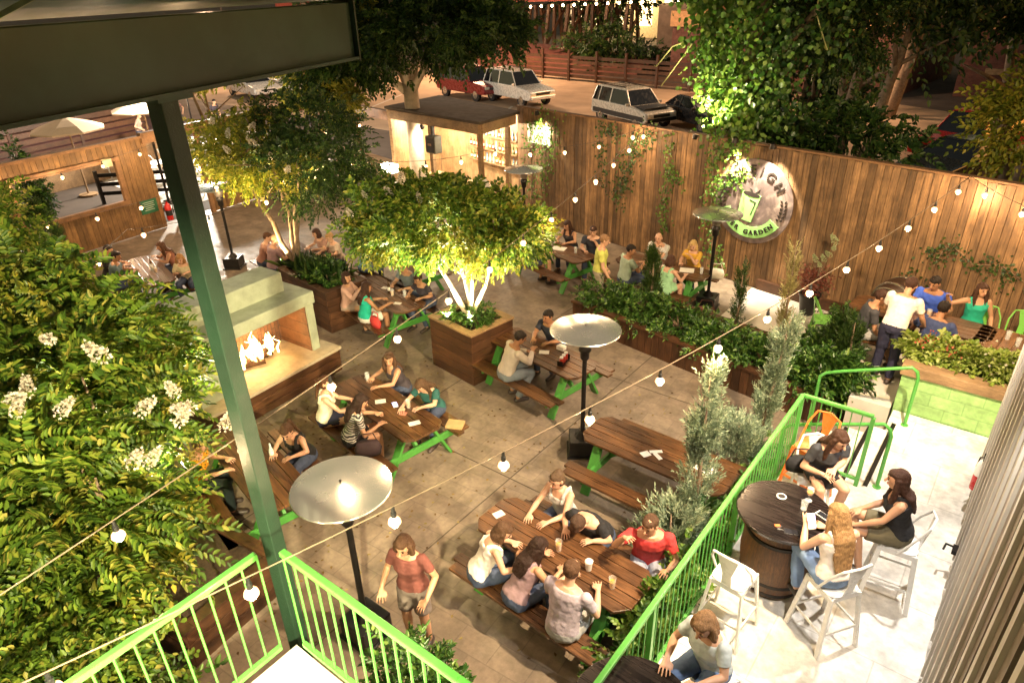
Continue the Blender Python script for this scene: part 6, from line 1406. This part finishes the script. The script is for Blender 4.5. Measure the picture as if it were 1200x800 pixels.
car('black sedan parked beside the old estate car', (-13.3, 31.2, 0), -30, (.012, .012, .014), 'sedan')
car('white sport utility car next to the dark red car', (-24.9, 32.7, 0), -18, (.72, .7, .65), 'suv')
car('dark red car half behind the big tree', (-28.6, 32.9, 0), -12, (.22, .012, .015), 'suv')
car('small dark car at the far side of the car park', (-37.6, 41, 0), -10, (.03, .025, .025), 'sedan')
car('red off road car at the left part of the car park', (-41, 31, 0), -20, (.4, .015, .015), 'jeep')
car('white sedan next to the red off road car', (-40.6, 28.5, 0), -10, (.75, .73, .68), 'sedan')
car('white car cut by the tree at the left end of the car park row', (-41.4, 26.4, 0), -10, (.7, .7, .68), 'sedan')
car('dark car in the far left corner of the car park', (-50, 22.5, 0), 0, (.04, .04, .05), 'sedan')
car('red sport utility car under the trees at the right', (-2.3, 30.4, 0), 245, (.5, .015, .01), 'suv')
car('black car with glowing red tail lights at the right, in front of the red one', (-2.2, 26.9, 0), 245, (.015, .015, .018), 'sedan')
car('dark parked car hidden in the shade behind the fence at the right', (-8.3, 27.2, 0), -25, (.02, .02, .022), 'sedan')
# horizontal rail fence beyond the cars
t = thing('rail_fence', 'dark horizontal board fence along the far side of the car park', 'fence', (-32, 42.2, 0)); q = MB()
for i in range(5): q.bar((0, 0, .3 + i * .3), (18.5, -1.6, .3 + i * .3), .04, .2)
q.build('boards', M_planter, t)
for i in range(9): MB().bar((2.3 * i, -.2 * i - .06, 0), (2.3 * i, -.2 * i - .06, 1.95), .14, .14).build('post', M_planter, t)
t = thing('brick_building', 'low red brick building with a tan parapet beyond the rail fence', 'building', (-21.5, 45, 0)); mb_ = brick('red_brick', (.14, .045, .03), (.11, .035, .025), (.1, .05, .04), .24, .08, rot=(R(90), 0, 0))
MB().prism([(0, 0), (14, -1.2), (15, 11), (1, 12)], 0, 3.3).build('wall', mb_, t); q = MB(); q.bar((-.1, -.05, 3.75), (14.1, -1.27, 3.75), .3, .9); q.bar((-.1, .12, 3.75), (1, 12, 3.75), .3, .9); q.build('parapet', mat('tan_band', (.5, .28, .13), .7), t); MB().prism([(.2, .3), (13.8, -1), (14.8, 10.8), (1.2, 11.8)], 3.32, 3.5).build('roof', M_lot, t)
t = thing('brick_building', 'dark brick building with a tan band deep in the shade at right', 'building', (-5, 46, 0)); MB().prism([(0, 0), (9, 1), (9, 12), (0, 11)], 0, 3.4).build('wall', mb_, t); q = MB(); q.bar((0, -.05, 3.8), (9, .95, 3.8), .3, .8); q.build('parapet', mat('tan_band', (.5, .28, .13), .7), t); MB().span(1.2, 2.2, -.02, .1, 1.2, 1.5).build('wall_plate', M_trim, t)
# railway trestle and pier
t = thing('bridge', 'railway bridge on timber trestles with a row of bulbs at the top of the picture', 'bridge', (-46, 52, 0)); BD = V((24, 8, 0)).normalized()
def bx(s, o=0, z=0): return V((BD.x * s - BD.y * o, BD.y * s + BD.x * o, z))
M_gird = mat('rust_girder', (.2, .04, .03), .7)
q = MB(); q.bar(bx(-20, 1.5, 4.35), bx(34, 1.5, 5.1), 3, .7); q.build('deck', M_gird, t)
q = MB(); q.bar(bx(-20, -.1, 5.0), bx(34, -.1, 5.75), .1, .1); [q.bar(bx(x, -.1, 4.6 + x * .014), bx(x, -.1, 5.3 + x * .014), .08, .08) for x in range(-18, 34, 2)]; q.build('handrail', M_gird, t)
for i in range(8):
    q = MB(); x = 3.2 + i * 1.75; [q.bar(bx(x + dx, dy, 0), bx(x + dx * .5, .8 + dy * .5, 4.1), .26, .26) for dx, dy in ((-.5, 0), (0, 1.5), (.5, 3))]; q.bar(bx(x - .5, .2, .6), bx(x + .6, 2.6, 3.6), .12, .22); q.build('trestle', M_planter, t)
q = MB(); q.prism([tuple(bx(a, c)[:2]) for a, c in ((18.0, -.3), (20.2, -.3), (20.2, 3), (18.0, 3))], 0, 4.05); q.build('pier', mat('concrete_pier', (.22, .16, .12), .85, 0, .3, 1.5, .3, 8), t)
q = MB()
for i in range(30): s_ = -2 + i * .98; q.ell(bx(s_, -.35, 3.84 + s_ * .026), (.1, .1, .1), n=8, m=6)
q.build('bulb', emit('bridge_bulb', (1, .68, .35), 22), t)
q = MB(); q.tube([bx(-4, -.35, 3.9), bx(30, -.35, 4.8)], .02, 4); q.build('cable', M_iron, t)
t = thing('far_building', 'pale lit building seen between the trestles', 'building', (-50, 75, 0)); MB().span(0, 26, 0, 6, 0, 7).build('wall', mat('pale_render', (.6, .5, .32), .8), t)
for i in range(8): MB().span(1 + i * 3, 2.6 + i * 3, -.05, .0, 1.2, 4.6).build('window', emit('far_window', (1, .72, .38), 1.6, True), t)
q = MB(); g = rng(3); vs = []; 
nx = 22; ny = 8
for j in range(ny):
    for i in range(nx):
        f = math.sin(math.pi * j / (ny - 1)); vs.append((-44 + i * .95, 44.5 + j * 1.2, -.2 + 2.3 * f * (1 - .5 * i / nx) + float(g.uniform(-.12, .12))))
q.add(vs, [(j * nx + i, j * nx + i + 1, (j + 1) * nx + i + 1, (j + 1) * nx + i) for j in range(ny - 1) for i in range(nx - 1)])
struct(q.build('embankment', mat('red_mulch', (.13, .04, .028), .9, 0, .3, 1, .6, 6), None, True))
# trees of the background
def bgtree(label, x, y, z, rad, n, m=LEAFD, seed=1, L=.28, h=None):
    return tree('background_tree', label, (x, y, 0), [(x + .5, y, z + rad[2] * .5), (x - .8, y + .5, z), (x + 1, y - .3, z)], .25, M_trunk, [dict(m=m, blobs=[((x, y, z), rad, n)], nl=8, length=.6, leafL=L, leafW=L * .55, cl=30, tight=.2)], seed, 'trees beyond the garden')
bgtree('dark tree behind the bridge left of the concrete pier', -36, 60, 6.5, (5, 3, 4), 1100, seed=101, L=.4)
bgtree('dark tree right of the concrete pier', -24, 62, 6, (5, 3, 4.5), 1300, seed=102, L=.4)
bgtree('dark tree behind the brick building', -12, 60, 7, (6, 3, 5), 1300, seed=103, L=.4)
bgtree('dark bushy tree hiding the middle of the shaded brick building', -7.6, 25.5, 3.0, (1.9, 1.6, 2.2), 1200, seed=104, L=.2)
bgtree('tall dark tree above the crossing at the right', -6.5, 38, 7.2, (4.5, 2.5, 2.4), 1500, seed=105, L=.24)
bgtree('dark tree at the top right corner', -.6, 24, 6.6, (2.4, 2, 1.7), 1400, seed=106, L=.2)
bgtree('yellow green bush tree close behind the fence at the far right', -.3, 17.5, 3.7, (.9, .8, .8), 520, m=LEAFY, seed=107, L=.13)
bgtree('black tree mass behind the vines at upper right', -4.4, 20.5, 6.2, (2.6, 1.6, 1.8), 1400, seed=108, L=.18)
bgtree('dark tree over the far left of the car park', -34, 27, 8.6, (4, 3, 2.2), 900, seed=109, L=.3)
shrub('dark hedge bush behind the fence at the right of the sign', (-3.9, 16.8, 2.9), (1.5, .7, .7), 700, m=LEAFD, seed=110, base=(-3.2, 16.8, 0), L=.13, W=.07, length=.25)
shrub('low weeds before the concrete pier', (-27, 47, 1.4), (4, 1.5, 1.3), 500, m=LEAFD, seed=111, base=(-27, 47, 0), L=.3, W=.15, length=.5)
# ------------------------------------------------------------------ festoon lights
M_bulb = hot('warm_bulb', (1, .62, .28), (1, .3, .05), 6, .5); M_cable = mat('cable', (.1, .07, .05), .6)
def festoon(label, pts, n, sag=.25, hang=.12, power=12, skip=0, pale=False):
    t = thing('string_lights', label, 'string lights', pts[0]); o = V(pts[0]); q = MB(); path = []
    for a, b in zip(pts[:-1], pts[1:]):
        a, b = V(a), V(b); m = 14
        for i in range(m + (1 if b == V(pts[-1]) else 0)):
            s = i / m; p = a.lerp(b, s); p.z -= sag * 4 * s * (1 - s); path.append(p - o)
    q.tube(path, .0058, 5)
    q.build('cable', mat('pale_cable', (.2, .15, .1), .6) if pale else M_cable, t, True)
    L = [0]
    for a, b in zip(path[:-1], path[1:]): L.append(L[-1] + (b - a).length)
    for k in range(n):
        d = L[-1] * (k + .5) / n; i = max(j for j in range(len(L) - 1) if L[j] <= d); f = (d - L[i]) / (L[i + 1] - L[i]); p = path[i].lerp(path[i + 1], f)
        s = MB().lathe((p.x, p.y, p.z - hang), [(.012, hang), (.014, .075), (.02, .07), (.02, .03), (.014, .028)], 8).build('socket', M_black, t, 'auto')
        MB().lathe((p.x, p.y, p.z - hang), [(.001, -.062), (.026, -.052), (.048, -.02), (.04, .008), (.016, .028)], 12).build('bulb', M_bulb, t, True)
        lamp('glow', 'POINT', (p.x, p.y, p.z - hang - .1), power, (1, .66, .36), .008, parent=t)
    return t
C0 = (-3.95, -.6, 3.35); C1 = (-7.62, FY(-7.62) - .08, 3.25)
festoon('long string of warm bulbs crossing from the lower left to the fence above the vines', [C0, C1], 14, .32, pale=True)
D0 = (-3.35, -.2, 3.45); D1 = (-.92, FY(-.92) - .1, 3.22)
festoon('string of warm bulbs passing over the empty table up to the fence at right', [D0, D1], 14, .36, pale=True)
festoon('short string of bulbs leaving the fence at the far right', [(-.92, FY(-.92) - .1, 3.2), (1.4, 12.4, 3.1)], 4, .2)
festoon('string of bulbs from the fence across the bar heater towards the leafy crown', [(-7.62, FY(-7.62) - .1, 3.22), (-10.2, 12.6, 2.9), (-12.5, 9.6, 3.0)], 9, .22)
festoon('string of bulbs along the left wall opening', [(-19.5, 3.0, 2.5), (-19.8, 9.6, 2.6), (-16.5, 14.5, 2.75)], 12, .25)
festoon('string of bulbs above the far left table', [(-16.2, 3.5, 2.4), (-15.8, 8.2, 2.3), (-12.5, 9.6, 3.0)], 9, .25)
festoon('string of bulbs over the fireplace going towards the left edge', [(-9.5, .6, 3.0), (-12.6, 5.0, 2.6), (-12.4, 9.6, 3.0)], 8, .3)
# floodlights of the house over the terrace and the garden
floodlight('house floodlight on the wall above the terrace', (.22, 7.2, 5.2), (-.7, 7.0, .6), 380, (1, .93, .84), 100, size=.06)
floodlight('second house floodlight above the bottom of the terrace', (.22, 3.9, 5.2), (-.9, 4.2, .6), 210, (1, .93, .84), 95, size=.06)
floodlight('house floodlight turned to the paving of the garden', (.18, 5.0, 6.0), (-5.5, 6.2, 0), 1600, (1, .74, .44), 84, size=.08)
floodlight('high house floodlight turned to the right part of the fence', (.18, 6.9, 6.0), (-1.8, 12.5, 1), 1250, (1, .74, .44), 80, size=.08)
floodlight('high house floodlight turned to the left trees', (.2, -.9, 5.3), (-7, 2.4, 1.2), 3200, (1, .86, .5), 62, size=.08)
def street_lamp(label, loc, power, col=(1, .6, .34), h=7.2, sz=.3):
    t = thing('street_lamp', label, 'street lamp', loc, 0, 'street lamps around the car park'); MB().lathe((0, 0, 0), [(.12, 0), (.08, .3), (.06, h)], 10).build('pole', M_iron, t)
    q = MB(); q.bar((0, 0, h), (0, -1.2, h + .2), .06, .06); q.build('arm', M_iron, t); MB().box((0, -1.4, h + .2), (.3, .6, .14)).build('head', M_iron, t, bevel=.03)
    lamp('lamp', 'POINT', (0, -1.4, h + .0), power, col, sz, parent=t)
street_lamp('street lamp whose thin pole stands at the far edge of the car park', (-33.5, 41, 0), 4600)
street_lamp('street lamp pole near the brick building', (-12, 38, 0), 2600)
street_lamp('street lamp pole at the left end of the car park', (-54, 33, 0), 5200)
street_lamp('street lamp pole beyond the umbrellas', (-36, 6.5, 0), 1500, (1, .7, .45))
lamp('glow', 'POINT', (-40, 72, 4), 900, (1, .7, .35), .5)

# ------------------------------------------------------------------ night sky, moon, camera
w = bpy.data.worlds.new('World'); sc.world = w; w.use_nodes = True; nt = w.node_tree; bg = nt.nodes['Background']
sky = nt.nodes.new('ShaderNodeTexSky'); sky.sky_type = 'NISHITA'; sky.sun_disc = False; sky.sun_elevation = R(3); sky.sun_rotation = R(60)
mx = nt.nodes.new('ShaderNodeMix'); mx.data_type = 'RGBA'; mx.blend_type = 'MULTIPLY'; mx.inputs[0].default_value = 1; mx.inputs[7].default_value = (1, .74, .5, 1)
nt.links.new(sky.outputs[0], mx.inputs[6]); nt.links.new(mx.outputs[2], bg.inputs[0]); bg.inputs[1].default_value = .1
s = bpy.data.lights.new('moon', 'SUN'); s.energy = .03; s.color = (1, .85, .7); s.angle = R(1)
so = bpy.data.objects.new('moon', s); C.objects.link(so); so.rotation_euler = (R(40), 0, R(60))
a = R(51.7); p_ = R(28.1); rh = R(1.55)
h_ = V((-math.cos(a), math.sin(a), 0)); r_ = V((math.sin(a), math.cos(a), 0)); F = h_ * math.cos(p_) - V((0, 0, math.sin(p_))); up = h_ * math.sin(p_) + V((0, 0, math.cos(p_)))
Rr = r_ * math.cos(rh) - up * math.sin(rh); Uu = r_ * math.sin(rh) + up * math.cos(rh)
cd = bpy.data.cameras.new('camera'); cam = bpy.data.objects.new('camera', cd); C.objects.link(cam); sc.camera = cam
M = Matrix((Rr, Uu, -F)).transposed().to_4x4(); M.translation = V((0, 0, 6.4)); cam.matrix_world = M
cd.sensor_width = 36; cd.lens = 24; cd.clip_start = .05; cd.clip_end = 1500
cd.shift_y = 0
sc.view_settings.view_transform = 'Standard'; sc.view_settings.look = 'None'; sc.view_settings.exposure = 1.3; sc.view_settings.gamma = 1
sc.render.engine = 'CYCLES'; sc.cycles.use_denoising = True; sc.cycles.max_bounces = 5; sc.cycles.diffuse_bounces = 3; sc.cycles.glossy_bounces = 3; sc.cycles.transparent_max_bounces = 8
sc.cycles.sample_clamp_indirect = 4; sc.cycles.use_light_tree = True; sc.cycles.caustics_reflective = False; sc.cycles.caustics_refractive = False
bpy.context.view_layer.update()
